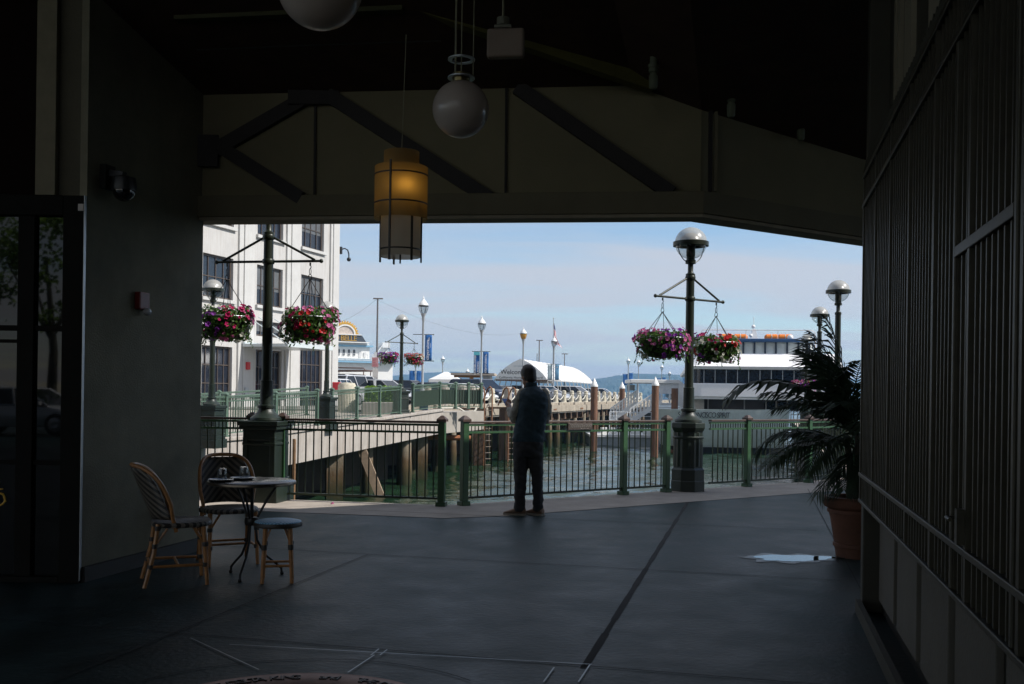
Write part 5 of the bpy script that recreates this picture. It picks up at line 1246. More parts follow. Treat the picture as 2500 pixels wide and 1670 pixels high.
m = MB(); m.loft([[(x, y, z) for x, y in rr_poly(hx0 + i_, hx1 - i_ * .4, d_, 30.05, 2.6)] for z, i_, d_ in ((-.5, .60, 1.1), (.42, .38, .56))]); m.build('waterline_stripe', mat('hull_black', (.03, .03, .028), .5), YT, smooth=True)
text_mesh('SAN FRANCISCO SPIRIT', .50, LETD, YT, Matrix.Translation((yx(1721), -.07, yz(1016))) @ Matrix.Rotation(R(90), 4, 'X') @ Matrix.Scale(.74, 4, (1, 0, 0)), space=.8, shear=.1)
sx0, sx1 = yx(1683), yx(2062)
m = MB(); m.mm((sx0 + .5, 2.2, yz(1003)), (sx1 - .3, 28, yz(976))); m.build('main_deckhouse', mat('deck_recess_shade', (.07, .055, .045), .6, var=.3, scale=.8), YT)  # overhang shade of the deck recess painted into this dark block
for px_ in (1735, 1825, 1878, 1903, 1930, 1960, 1990): m = MB(); m.mm((yx(px_) - .04, 1.9, yz(1003)), (yx(px_) + .04, 2.0, yz(974))); m.build('deck_post', mat('yacht_beige', (.42, .38, .33), .6), YT)
m = MB(); m.mm((yx(1693), 1.2, yz(1003)), (yx(1724), 2.15, yz(974))); m.build('deck_locker', mat('yacht_beige', (.42, .38, .33), .6), YT)
for px_ in (1890, 1925, 1960): m = MB(); m.mm((yx(px_) - .4, 2.12, yz(1000)), (yx(px_) + .35, 2.18, yz(981))); m.build('main_deck_window', YDK, YT)
m = MB(); m.prism([(x, y) for x, y in rr_poly(sx0, sx1, 0, 29, .8)], yz(971), yz(937)); m.prism(rr_poly(sx0 + .1, sx1 - .1, .1, 29, .8), yz(976.5), yz(971)); m.build('upper_bulwark', YW, YT, bevel=.05)
m = MB(); m.prism(rr_poly(sx0 + .15, sx1 - .2, .25, 28.5, .8), yz(936.8), yz(902.5)); m.build('window_band', YDK, YT)
m = MB(); k = 0
for px_ in range(1692, 2070, 27): m.mm((yx(px_ + 2) - .02, .20, yz(936)), (yx(px_ + 2) + .02, .26, yz(903)))
m.build('window_mullion', STEEL, YT)
m = MB(); rings = []
for z, i_ in ((yz(902.3), .0), (yz(895), -.12), (yz(893), .05), (yz(862), 1.0)): rings.append([(x, y, z) for x, y in rr_poly(sx0 + i_ * .4, sx1 - .1 - i_ * .3, i_ * .8, 28.8, .8)])
m.loft(rings); m.build('sun_deck_bulwark', YW, YT)
kx0, kx1 = yx(1745), yx(1990)
CANV = mat('clear_canvas', (.70, .75, .74), .25, var=.12, scale=1.5, bump=.3, bscale=1.5)
m = MB(); m.prism(rr_poly(kx0, kx1, 1.2, 20, .6), yz(863), yz(833)); m.build('canvas_enclosure', CANV, YT)
for px_ in (1766, 1792, 1818, 1845, 1871, 1897, 1924, 1951, 1977): m = MB(); m.mm((yx(px_) - .055, 1.08, yz(864)), (yx(px_) + .055, 1.18, yz(833))); m.build('enclosure_post', mat('navy_frame', (.03, .045, .07), .5), YT)
m = MB(); m.prism(rr_poly(kx0 - .3, yx(1964), .7, 21, .6), yz(833), yz(825)); m.build('sun_deck_roof', mat('yacht_blue', (.02, .075, .19), .35), YT, bevel=.04)
ORG = mat('raft_orange', (.75, .20, .015), .5, var=.2, scale=6)
for a, b in ((1765, 1800), (1797, 1834), (1876, 1911), (1908, 1947)):
    m = MB(); m.tube([(yx(a), 3, yz(817)), (yx(a) + .12, 3, yz(817)), (yx(b) - .12, 3, yz(817)), (yx(b), 3, yz(817))], [.10, .22, .22, .10], 14); lr = m.build('life_raft', ORG, YT, smooth=True)
    m = MB()
    for f in (.3, .7): m.lathe([(.225, -.03), (.235, 0), (.225, .03)], (0, 0, 0), 14); 
    m.v = [(yx(a) + (yx(b) - yx(a)) * .5 + z, 3 + x, yz(817) + y) for x, y, z in m.v]; m.build('raft_strap', WHITE, lr)
m = MB(); m.loft([[(yx(1857) + sx * w_, 5 + sy * w_, z) for sx, sy in ((-1, -1), (1, -1), (1, 1), (-1, 1))] for z, w_ in ((yz(825), .28), (yz(790), .09))]); m.mm((yx(1850), 4.9, yz(798)), (yx(1860), 5.1, yz(796))); m.tube([(yx(1856), 5, yz(790)), (yx(1856), 5, yz(758))], .02, 6)
m.ball((yx(1848), 4.8, yz(808)), .12, 8, 6); m.ball((yx(1855), 5, yz(784)), .13, 8, 6); m.ball((yx(1937), 2.4, yz(818)), .19, 12, 8); m.build('radar_mast', WHITE, YT, smooth=True)
m = MB(); m.tube([(yx(1714), 1.5, yz(830)), (yx(1715), 1.5, yz(806)), (yx(1720), 1.5, yz(802)), (yx(1984), 1.5, yz(802)), (yx(1992), 1.5, yz(807)), (yx(1994), 1.5, yz(845))], .025, 6)
for px_ in (1825, 1903): m.tube([(yx(px_), 1.5, yz(802)), (yx(px_), 1.5, yz(830))], .018, 6)
m.build('roof_railing', mat('pink_white_rail', (.7, .62, .58), .4), YT)
m = MB()
for px_ in (1936, 1942, 1952, 1960): m.tube([(yx(px_), 1.2, yz(1040)), (yx(px_), 1.2, yz(1002))], .035, 6)
for py in (1003, 1012, 1024, 1036): m.tube([(yx(1936), 1.2, yz(py)), (yx(1962), 1.2, yz(py))], .025, 6)
m.mm((yx(1930), 1.0, yz(1052)), (yx(1965), 2, yz(1045))); m.build('boarding_rail', STEEL, YT)

# ================================================================== FLOATING DOCK, GANGWAY, PILES
FD = 72.0
def gx(px, Y=FD): return at(px, 960, Y).x
def gz(px, py, Y=FD): return at(px, py, Y).z
GW = empty('floating_dock', (0, FD, 0), 0, 'white floating dock with railings in front of the gangway', 'dock')
m = MB(); m.mm((gx(1440), -1.0, WZ - .3), (gx(1625), 4, gz(1500, 1066))); m.build('pontoon', mat('pontoon_grey', (.36, .40, .42), .6, streak=.3), GW, bevel=.05)
m = MB(); m.mm((gx(1438), -1.1, gz(1500, 1066) + .001), (gx(1626), 4.1, gz(1500, 1060))); m.build('deck_edge', WHITE, GW)
m = MB(); z0, z1 = gz(1500, 1060), gz(1530, 1006)
for px_ in (1487, 1503, 1530, 1560, 1588): m.tube([(gx(px_), -.6, z0), (gx(px_), -.6, z1)], .035, 6)
for f in (1, .82, .64, .46, .3): m.tube([(gx(1487), -.6, z0 + (z1 - z0) * f), (gx(1588), -.6, z0 + (z1 - z0) * f)], .03 if f == 1 else .02, 6)
m.build('dock_railing', WHITEM, GW)
m = MB()
for px_, w_ in ((1470, .5), (1495, .4), (1522, .5), (1545, .6), (1575, .5)): m.mm((gx(px_), .5, z0), (gx(px_) + w_, 1.0, z0 + .45))
m.build('dock_box', WHITE, GW, bevel=.03)
GN = empty('pier_gangway', (0, 73, 0), 0, 'white covered platform with two sloping gangways down to the dock', 'gangway')
def ramp(pxa, pya, pxb, pyb, y, hh=.95, n=9):
    a = Vector((gx(pxa, 73), y, gz(pxa, pya, 73))); b = Vector((gx(pxb, 73), y, gz(pxb, pyb, 73))); m = MB(); u = Vector((0, 0, hh))
    m.bar(a, b, .10, .34); m.bar(a + u, b + u, .08, .10)
    for f in (.3, .55, .8): m.bar(a + u * f, b + u * f, .03, .03)
    for k in range(n + 1): q = a.lerp(b, k / n); m.bar(q, q + u, .12, .09, up=(0, 1, 0))
    return m.build('gangway_truss', WHITE, GN)
ramp(1497, 1029, 1561, 985, 1.5); ramp(1537, 1029, 1612, 980, -.6); ramp(1657, 985, 1690, 1012, -.4, 1.6, 8)
m = MB(); m.mm((gx(1537, 73), -.4, gz(1600, 936, 73)), (gx(1658, 73), 3.2, gz(1600, 927, 73))); m.build('canopy_roof', WHITE, GN, bevel=.04)
m = MB(); m.mm((gx(1610, 73), -.2, gz(1600, 961, 73)), (gx(1656, 73), 3, gz(1600, 936, 73) - .01)); m.build('side_panel', mat('panel_white_grey', (.72, .74, .75), .5), GN)
m = MB(); m.mm((gx(1600, 73), -.3, gz(1600, 990, 73)), (gx(1660, 73), 3.2, gz(1600, 984, 73)))
for px_ in (1607, 1634, 1656): m.mm((gx(px_, 73) - .05, -.3, gz(1600, 984, 73)), (gx(px_, 73) + .05, -.2, gz(1600, 961, 73)))
for py in (976, 970): m.mm((gx(1605, 73), -.28, gz(1600, py, 73)), (gx(1656, 73), -.24, gz(1600, py - 1.4, 73)))
m.mm((gx(1537, 73), 1, gz(1545, 990, 73)), (gx(1541, 73), 1.1, gz(1545, 936, 73))); m.mm((gx(1559, 73), 1, gz(1545, 985, 73)), (gx(1562, 73), 1.1, gz(1545, 936, 73))); m.build('platform_frame', WHITEM, GN)
m = MB(); m.mm((gx(1540, 73), 2.5, gz(1545, 953, 73)), (gx(1560, 73), 2.7, gz(1545, 939, 73))); m.build('wind_screen', mat('screen_grey', (.30, .34, .36), .3), GN)
k = 0
for px_, py, Y, r_, cap, lab in ((1451, 943.6, 64, .225, 1, 'rust brown piling with white cone cap in front of the pier tent'), (1437, 946, 88, .23, 1, 'partly hidden white capped piling left of the tent end piling'), (1519, 948, 82, .225, 1, 'distant white capped piling behind the first gangway'), (1600, 941, 59.0, .212, 1, 'rust brown piling with white cone cap before the covered platform'), (1647.5, 948, 64.5, .22, 0, 'capless rust brown piling at the right end of the platform')):
    if k == 1: k += 1; continue
    q = at(px_, py, Y); e = empty('mooring_piling', (q.x, Y, 0), 0, lab, 'piling', 'mooring pilings by the dock')
    m = MB(); m.lathe([(r_, -4), (r_, q.z)], (0, 0, 0), 20); m.build('shaft', PILEB, e, smooth=True)
    if cap: m = MB(); m.lathe([(r_ * 1.08, -.02), (r_ * 1.08, .06), (r_ * .9, .13), (0, r_ * 2.5)], (0, 0, q.z), 20); m.build('cone_cap', WHITE, e, smooth=True)
    k += 1

# ================================================================== TENT ON THE PIER
def tx(px, Y): return at(px, 960, Y).x
TY = 85.0; tc0 = at(1271, 960, TY); TT = empty('barrel_canopy', (tc0.x, TY, PZ), -math.atan2(6, 24), 'long white barrel vaulted pier canopy with a welcome sign', 'canopy')
TW, TL, TH = 2.55, 24.0, 3.75
prof = [(-TW, 0)] + [(-TW * s_, z) for s_, z in ((1.0, .4), (.98, 1.1), (.90, 2.0), (.75, 2.5), (.53, 2.98), (.28, 3.42), (0, TH))]
prof = prof + [(-x, z) for x, z in reversed(prof[:-1])]
def zat(x):
    for i in range(len(prof) - 1):
        if prof[i][0] <= x <= prof[i + 1][0] and prof[i + 1][0] > prof[i][0]: return prof[i][1] + (prof[i + 1][1] - prof[i][1]) * (x - prof[i][0]) / (prof[i + 1][0] - prof[i][0])
    return 0
m = MB(); pf = [p for p in prof if p[1] >= 2.0]
vs = []; fs = []; n = len(pf)
for j in range(13):
    y = TL * j / 12; f = 1 - .0 * j
    for x, z in pf: vs.append((x, y, z))
for j in range(12):
    for i in range(n - 1): a = j * n + i; fs.append((a, a + 1, a + n + 1, a + n))
m.add(vs, fs); o = m.build('fabric_roof', mat('tent_white', (.80, .80, .80), .7, var=.04), TT, smooth=True, recalc=False); s_ = o.modifiers.new('s', 'SOLIDIFY'); s_.thickness = .03
m = MB(); m.prism_y(list(reversed(pf)), -.06, -.02); m.build('front_sign', mat('tent_front', (.82, .82, .78), .8, var=.05), TT)
m = MB(); 
x = -TW * .86
while x < TW * .86: m.mm((x, -.05, 1.86), (x + .17, -.03, 1.999)); x += .19
m.build('valance', mat('valance_brown', (.16, .10, .07), .8), TT)
m = MB()
for j in range(13):
    y = TL * j / 12; m.tube([(x, y, z) for x, z in prof], .045, 6)
for sx in (-1, 1): m.tube([(sx * TW * .9, 0, 1.95), (sx * TW * .9, TL, 1.95)], .04, 6)
m.build('hoop_frame', mat('hoop_steel', (.50, .50, .48), .4, metal=.4), TT)
text_mesh('Welcome', .56, LETD, TT, Matrix.Translation((-.68, -.075, 2.62)) @ Matrix.Rotation(R(90), 4, 'X'))
text_mesh('California Hornblower Aboard', .27, LETD, TT, Matrix.Translation((0.0, -.075, 2.16)) @ Matrix.Rotation(R(90), 4, 'X'), space=1.12)
text_mesh('CITY CRUISES', .13, mat('grey_lettering', (.25, .33, .36), .6), TT, Matrix.Translation((-.18, -.075, 3.14)) @ Matrix.Rotation(R(90), 4, 'X'))

# white marquee and kiosk
def pyramid_tent(label, px0, px1, Y, zt, ze, dep):
    a, b = tx(px0, Y), tx(px1, Y); e = empty('market_tent', ((a + b) / 2, Y, PZ), 0, label, 'tent'); w_ = (b - a) / 2
    m = MB(); m.add([(-w_, 0, ze), (w_, 0, ze), (w_, dep, ze), (-w_, dep, ze), (-w_ * .12, dep / 2, zt), (w_ * .12, dep / 2, zt), (-w_ * .55, 0.2, ze + (zt - ze) * .42), (w_ * .55, .2, ze + (zt - ze) * .42)], [(0, 1, 7, 6), (6, 7, 5, 4), (1, 2, 5, 7), (2, 3, 4, 5), (3, 0, 6, 4)]); m.build('tent_roof', WHITE, e)
    m = MB(); m.mm((-w_, 0, ze - .35), (w_, .05, ze - .01)); m.mm((-w_ * .97, .3, 0), (w_ * .97, .35, ze - .36)); m.build('tent_wall', WHITE, e)
    m = MB()
    for sx in (-1, 1): m.mm((sx * w_ - .04, -.05, 0), (sx * w_ + .04, -.001, ze - .1))
    m.build('tent_pole', STEEL, e); return e
pyramid_tent('white peaked market tent behind the parked cars on the pier', 1046, 1124, 80, 2.5, 1.85, 4)
e = empty('pier_kiosk', (tx(1160, 76), 76, PZ), -.05, 'flat roofed pier kiosk with orange timber beside the white tent', 'kiosk')
m = MB(); m.mm((-1.9, 0, 2.15), (1.45, 3, 2.32)); m.build('roof', mat('kiosk_roof', (.40, .34, .28), .7), e)
m = MB(); m.mm((.55, .3, 0), (1.1, 2.6, 2.14)); m.mm((.62, .2, 1.0), (1.3, .29, 1.9)); m.build('wall', mat('kiosk_wall', (.45, .46, .46), .6), e)
m = MB(); m.mm((-1.7, .5, 1.98), (.5, .6, 2.14)); m.mm((-.5, .5, 1.2), (-.2, .7, 1.979)); m.bar((-1.2, .5, 1.9), (-.6, .5, 1.3), .12, .1); m.build('timber_frame', mat('orange_timber', (.42, .20, .06), .7, var=.2), e)

# ================================================================== PIER LAMPS, BANNERS, POLES
lamp0 = None
def pier_lamp_proto():
    e = empty('pier_lamp', (0, 0, 0), 0, 'x', 'street lamp', 'grey acorn lamps along the pier')
    m = MB(); m.lathe([(.16, 0), (.17, .05), (.15, .10), (.14, .9), (.10, 1.0), (.075, 1.1), (.06, 1.15), (.052, 4.3), (.07, 4.35), (.075, 4.5), (.12, 4.62), (.13, 4.68)], (0, 0, 0), 14); m.build('pole', LAMPGREY, e, smooth=True)
    m = MB(); m.lathe([(.12, 4.68), (.20, 4.82), (.235, 5.0), (.235, 5.04)], (0, 0, 0), 16); m.build('lamp_glass', CLEAR, e, smooth=True)
    m = MB()
    for k in range(6):
        a = k * math.pi / 3; m.tube([(.125 * math.cos(a), .125 * math.sin(a), 4.68), (.2 * math.cos(a), .2 * math.sin(a), 4.83), (.24 * math.cos(a), .24 * math.sin(a), 5.02)], .010, 5)
    m.lathe([(.235, 5.02), (.25, 5.03), (.25, 5.07), (.2, 5.08)], (0, 0, 0), 16); m.build('lamp_cage', DARKM, e)
    m = MB(); m.lathe([(.245, 5.07), (.22, 5.15), (.13, 5.27), (.05, 5.36), (.035, 5.40), (.05, 5.43), (.02, 5.48), (0, 5.6)], (0, 0, 0), 16); m.build('lamp_cap', WHITEM, e, smooth=True)
    return e
pl0 = pier_lamp_proto()
LOCS = [(1031, 49.0, 0, 'nearest grey pier lamp carrying one blue banner beside the hedge lamp'), (1174, 60.4, -.05, 'grey pier lamp with a pair of blue banners left of the man'), (1276, 70.4, -.02, 'grey pier lamp with an amber tinted lantern above the head of the man'), (1351, 80.7, 0, 'grey pier lamp with pale banners before the barrel canopy'),
        (1533, 127, .1, 'small distant pier lamp with two blue banners left of the gangway platform'), (1558, 138, .3, 'small distant pier lamp without banners above the platform canopy'), (1615, 150, .0, 'tiny distant pier lamp with blue banners over the canopy roof'), (1634, 160, -.7, 'tiniest distant pier lamp just right of the white cone cap'),
        (1080, 118, -.3, 'distant pier lamp rising behind the peaked white tent'), (1141, 125, -1.6, 'tiny pier lamp just left of the double banners'), (1014, 104, -1.2, 'distant lamp with small banners between the two nearest lamp poles')]
LAMPS = []
for i, (px_, Y, dz, lab) in enumerate(LOCS):
    o = pl0 if i == 0 else copy_tree(pl0); o['label'] = lab; o.location = (at(px_, 960, Y).x, Y, PZ + dz); LAMPS.append(o)
AMB = mat('amber_lamp_glass', (.55, .28, .05), .3)
for ch_ in LAMPS[2].children:
    if ch_.name.startswith('lamp_glass'): ch_.data = ch_.data.copy(); ch_.data.materials[0] = AMB
def banner(label, lamp, sx, z0, z1, wd, m_, text=None, tsz=.34, two=None, teal=False):
    o = lamp.location; e = empty('lamp_banner', (o.x, o.y, o.z), 0, label, 'banner', 'banners on the pier lamps')
    x0, x1 = sx * .10, sx * (.10 + wd)
    m = MB(); n = 8; vs = []; fs = []
    for j in range(n + 1):
        z = z0 + (z1 - z0) * j / n
        for i in range(5): vs.append((x0 + (x1 - x0) * i / 4, .02 * math.sin(j * 1.1 + i * .6), z))
    for j in range(n):
        for i in range(4): a = j * 5 + i; fs.append((a, a + 1, a + 6, a + 5))
    m.add(vs, fs); b_ = m.build('cloth', m_, e, smooth=True, recalc=False); s_ = b_.modifiers.new('s', 'SOLIDIFY'); s_.thickness = .012; s_.offset = 0
    if teal: m = MB(); m.mm((min(x0, x1), -.05, z1 - (z1 - z0) * .16), (max(x0, x1), -.03, z1)); m.build('top_band', TEAL, e)
    m = MB()
    for z in (z0 - .02, z1 + .02): m.tube([(0, 0, z), (sx * (wd + .18), 0, z)], .018, 6); m.ball((sx * (wd + .18), 0, z), .03, 6, 5)
    m.build('banner_rod', DARKM, e)
    xm = (x0 + x1) / 2; Mz = Matrix.Rotation(R(90), 4, 'X') @ Matrix.Rotation(R(90), 4, 'Z')
    if text:
        for k, tt in enumerate(text):
            text_mesh(tt[0], tt[1], LETW, e, Matrix.Translation((xm + tt[2], -.045, z0 + tt[3])) @ Mz, ext=.002)
    if two:
        m = MB(); zc = z1 - (z1 - z0) * .17; s = wd * .22
        for k in range(3): m.add([(xm - s * (1 - .3 * k), -.045, zc - s * (1.0 - .7 * k)), (xm + s * (.9 - .1 * k), -.045, zc - s * (.4 - .75 * k)), (xm + s * (.7), -.045, zc - s * (.05 - .75 * k)), (xm - s * (.5 - .3 * k), -.045, zc - s * (.55 - .7 * k))], [(0, 1, 2, 3)])
        m.build('logo', LETW, e, recalc=False)
    return e
banner('large single blue banner with white lettering on the nearest pier lamp', LAMPS[0], 1, 2.36, 3.62, .34, BLUEB, [('citycruises', .23, -.035, .52), ('alcatraz', .07, .10, .75)], two=True)
m = MB(); o = LAMPS[0].location; m.tube([(0, 0, 0), (-.5, 0, 0)], .018, 6); m.tube([(0, 0, -1.28), (-.42, 0, -1.28)], .018, 6); tag(m.build('empty_banner_rod', DARKM, None, loc=(o.x, o.y, o.z + 3.64)), 'pair of bare banner rods on the nearest pier lamp', 'banner rod')
banner('blue banner with a teal top band and two lines of lettering', LAMPS[1], -1, 2.05, 3.35, .36, BLUEB, [('HORNBLOWER', .17, -.09, .50), ('LANDING', .17, .09, .34)], teal=True)
banner('blue banner paired with the teal topped banner', LAMPS[1], 1, 2.05, 3.35, .34, BLUEB, [('citycruises', .23, -.02, .50)], two=True)
banner('pale washed out banner on the lamp before the barrel canopy', LAMPS[3], -1, 1.95, 3.2, .40, mat('washed_banner', (.42, .52, .55), .7, var=.15))
banner('pale blue banner with a faint logo before the barrel canopy', LAMPS[3], 1, 1.95, 3.2, .34, BLUEP, two=True)
for i, nm in ((4, 'distant lamp left of the platform'), (6, 'distant lamp over the canopy roof'), (10, 'distant lamp between the nearest poles')):
    banner('left small blue banner on the ' + nm, LAMPS[i], -1, 2.0 if i != 10 else 2.6, 3.35 if i != 10 else 4.2, .55, BLUEB); banner('right small blue banner on the ' + nm, LAMPS[i], 1, 2.1 if i != 10 else 2.6, 3.5 if i != 10 else 4.2, .5, BLUEB)

# flag
q = at(1349, 960, 98); zt_ = at(1350, 778, 98).z; fl = empty('flag_pole', (q.x, 98, PZ), 0, 'tall flag pole with a drooping striped flag above the canopy', 'flag')
m = MB(); m.tube([(0, 0, 0), (0, 0, zt_ - PZ)], [.06, .03], 8); m.ball((0, 0, zt_ - PZ + .05), .07, 8, 6); m.build('pole', STEEL, fl, smooth=True)
FR_, FW_, FB_ = mat('flag_red', (.45, .02, .04), .7), mat('flag_white', (.75, .75, .75), .7), mat('flag_blue', (.02, .03, .12), .7)
m = MB(); top = zt_ - PZ - .25
W_, Hh = 13, 26
def fp(i, j):   # i along hoist(stripes) 0..13 , j along fly 0..26 ; the cloth hangs down
    u, v = i / 13.0, j / 26.0
    x = .03 + (u - .5) * .10 + v * .95 - .55 * v * v * (1.3 - u) + .16 * math.sin(u * 5 + v * 2) * v - 1.0 * v * (1 - u) * .55 * (1 if v > .3 else v / .3) * .7
    z = -u * 1.35 * (1 - .25 * v) - v * (1.75 + .15 * math.sin(u * 6))
    y = .20 * math.sin(v * 6 + u * 4) * v
    return (x, y, top + z)
vs = [fp(i, j) for i in range(14) for j in range(27)]; m.v = vs
for i in range(13):
    for j in range(26): a = i * 27 + j; m.f.append((a, a + 1, a + 28, a + 27)); m.m.append(2 if (i < 7 and j < 10) else (0 if i % 2 == 0 else 1))
m.build('flag_cloth', [FR_, FW_, FB_], fl, smooth=True, recalc=False)
def tall_pole(label, px_, pyt, Y, base=PZ, r_=.07, bar=True):
    q = at(px_, 960, Y); z1 = at(px_, pyt, Y).z; m = MB(); m.tube([(0, 0, 0), (0, 0, z1 - base)], [r_, r_ * .7], 8)
    if bar: m.tube([(-.3, 0, z1 - base), (.35, 0, z1 - base)], .05, 6)
    m.ball((.05, 0, (z1 - base) * .45), r_ * 1.8, 8, 6); return tag(m.build('utility_pole', mat('pole_grey', (.13, .12, .12), .6), None, loc=(q.x, Y, base), smooth=True), label, 'pole')
tall_pole('tall thin dark pole standing in front of the paddle steamer', 919, 729, 66, PZ, .075)
tall_pole('thin pole with a short crossbar behind the barrel canopy', 1315, 831, 96, PZ, .07)
tall_pole('shorter thin mast right of the canopy flag', 1377, 864, 104, PZ, .06)
tall_pole('thin white flag staff beside the crossbar pole', 1310, 863, 97, PZ, .05, False)
m = MB(); pA = at(919, 731, 73); 
for px_, py, Y in ((1270, 815, 110), (700, 790, 73)): 
    pB = at(px_, py, Y); m.tube([pA.lerp(pB, t / 10) - Vector((0, 0, 1.0 * (1 - (2 * t / 10 - 1) ** 2))) - pA for t in range(11)], .006, 4)
tag(m.build('overhead_wire', DARKM, None, loc=pA), 'thin overhead wires leaving the top of the tall dark pole', 'wire')
# parking notice
q = at(915, 960, 53); e = empty('notice_sign', (q.x, 53, PZ), 0, 'white post with a pinkish parking notice panel', 'sign')
m = MB(); m.mm((-.05, 0, 0), (.05, .1, 2.9)); m.build('post', WHITEM, e)
m = MB(); m.mm((-.17, -.03, 2.1), (.17, -.005, 2.62)); m.build('panel', mat('notice_pink', (.55, .30, .32), .6, var=.12, scale=9), e)
m = MB(); r = random.Random(2)
for k in range(5): m.mm((-.13, -.036, 2.16 + k * .09), (-.13 + r.uniform(.15, .26), -.031, 2.185 + k * .09))
m.build('notice_text', mat('notice_red', (.5, .08, .1), .6), e)
m = MB(); m.mm((-.13, -.03, 1.55), (.16, -.005, 2.04)); m.build('lower_panel', mat('notice_white', (.62, .6, .58), .6, var=.1, scale=9), e)

# ================================================================== CARS
CGL = mat('car_glass', (.012, .016, .022), .04, var=.1, spec=.7); TYRE = BLACK; RIM = mat('wheel_rim', (.4, .4, .42), .3, metal=.8)
HL = mat('headlight', (.7, .72, .75), .1); TLT = mat('tail_light', (.4, .01, .01), .2)
def paint(n_, c_): return mat('car_paint_' + n_, c_, .25, metal=.15, var=.03, coat=.8)
def car(label, loc, rz, pm, kind='sedan', Lc=4.7, W=1.82, group='cars parked on the pier', Hc=None):
    e = empty('parked_car', loc, rz, label, 'car', group); hw = W / 2
    S = {'sedan': dict(h=1.45, belt=.92, hood=.80, nose=.66, tail=.88, cab=(-1.75, -.95, .35, 1.15)), 'suv': dict(h=1.82, belt=1.12, hood=1.06, nose=.92, tail=1.08, cab=(-2.25, -1.85, .55, 1.22)), 'van': dict(h=2.2, belt=1.20, hood=1.08, nose=.90, tail=1.2, cab=(-2.55, -2.4, 1.2, 1.85)), 'hatch': dict(h=1.55, belt=.98, hood=.86, nose=.7, tail=.95, cab=(-2.05, -1.55, .45, 1.2))}[kind]
    k = Lc / 4.7 if kind != 'van' else Lc / 5.2; half = Lc / 2
    st = [(-half, .42, S['tail'] - .18, .86), (-half + .08, .30, S['tail'], .95), (S['cab'][0] * k, .26, S['belt'], 1.0), (0, .25, S['belt'], 1.0), (S['cab'][3] * k, .25, S['belt'] - .02, 1.0), (half - .55, .26, S['hood'], .98), (half - .1, .30, S['nose'], .90), (half, .40, S['nose'] - .16, .78)]
    m = MB(); rings = []
    for x, z0, z1, wf in st:
        w_ = hw * wf; rings.append([(x, -w_ * .92, z0), (x, -w_, z0 + .12), (x, -w_, z0 + (z1 - z0) * .6), (x, -w_ * .95, z1 - .05), (x, -w_ * .86, z1), (x, w_ * .86, z1), (x, w_ * .95, z1 - .05), (x, w_, z0 + (z1 - z0) * .6), (x, w_, z0 + .12), (x, w_ * .92, z0)])
    m.loft(rings); b = m.build('body', pm, e, smooth=True, bevel=.0)
    c0, c1, c2, c3 = [v * k for v in S['cab']]; zb_, zr = S['belt'] - .02, S['h']
    m = MB(); wb_, wr = hw * .93, hw * .74
    m.loft([[(c0, -wb_, zb_), (c3, -wb_, zb_), (c3, wb_, zb_), (c0, wb_, zb_)], [(c1, -wr, zr - .05), (c2, -wr, zr - .05), (c2, wr, zr - .05), (c1, wr, zr - .05)]]); m.build('windows', CGL, e)
    m = MB(); m.loft([[(c1 - .06, -wr - .015, zr - .07), (c2 + .06, -wr - .015, zr - .07), (c2 + .06, wr + .015, zr - .07), (c1 - .06, wr + .015, zr - .07)], [(c1 + .05, -wr + .03, zr - .005), (c2 - .08, -wr + .03, zr - .005), (c2 - .08, wr - .03, zr - .005), (c1 + .05, wr - .03, zr - .005)]]); m.build('roof', pm, e, bevel=.02)
    m = MB()
    for sy in (-1, 1):
        for xb, xt in ((c0, c1), (c3, c2), (c0 + (c3 - c0) * .36, c1 + (c2 - c1) * .28), (c0 + (c3 - c0) * .66, c1 + (c2 - c1) * .72)): m.bar((xb, sy * (wb_ + .005), zb_), (xt, sy * (wr + .005), zr - .06), .09, .045, up=(1, 0, 0))
    m.build('window_pillar', pm, e)
    m = MB()
    for sy in (-1, 1): m.bar((c0 * .98, sy * (wb_ + .012), zb_ + .02), (c3 * .97, sy * (wb_ + .012), zb_ + .02), .02, .035)
    m.build('belt_trim', STEEL, e)
    for x in (-half + .95 * k, half - .92 * k):
        for sy in (-1, 1):
            rw = .34 if kind in ('sedan', 'hatch') else .39
            m = MB(); m.lathe([(rw * .6, -.11), (rw * .96, -.11), (rw, -.08), (rw, .08), (rw * .96, .11), (rw * .6, .11)], (0, 0, 0), 20); m.v = [(x + a, sy * (hw - .09) + c_, rw + b_) for a, b_, c_ in m.v]; wo = m.build('wheel', TYRE, e, smooth=True)
            m = MB(); m.lathe([(0, .03), (rw * .3, .04), (rw * .62, .025), (rw * .62, -.02)], (0, 0, 0), 16); m.v = [(x + a, sy * (hw - .09 + .10 + c_ * 1.0), rw + b_) for a, b_, c_ in m.v]; m.build('rim', RIM, wo)
    for sy in (-1, 1):
        m = MB(); m.box((half - .12, sy * hw * .68, S['nose'] - .12), (.16, .32, .12)); m.build('headlight', HL, e, bevel=.02)
        m = MB(); m.box((-half + .04, sy * hw * .74, S['tail'] - .14), (.12, .26, .15)); m.build('tail_light', TLT, e, bevel=.02)
        m = MB(); m.box((c3 * .82, sy * (hw + .06), zb_ + .06), (.12, .16, .11)); m.build('mirror', pm, e, bevel=.02)
    m = MB(); m.box((half + .001, 0, .42), (.02, W * .6, .14)); m.box((-half, 0, .40), (.02, W * .7, .12)); m.build('bumper_grille', BLACK, e)
    return e
def cpos(px, Y): q = at(px, 960, Y); return (q.x, Y, PZ)
A0 = R(-38)
WHP, NAVY, BLK, SIL, GRY = paint('white', (.68, .69, .70)), paint('navy', (.015, .03, .07)), paint('black', (.012, .013, .016)), paint('silver', (.45, .46, .48)), paint('grey', (.12, .13, .14))
car('long black van behind the hedge lamp on the pier', cpos(993, 86), R(-22), BLK, 'suv', 6.3, 2.0)
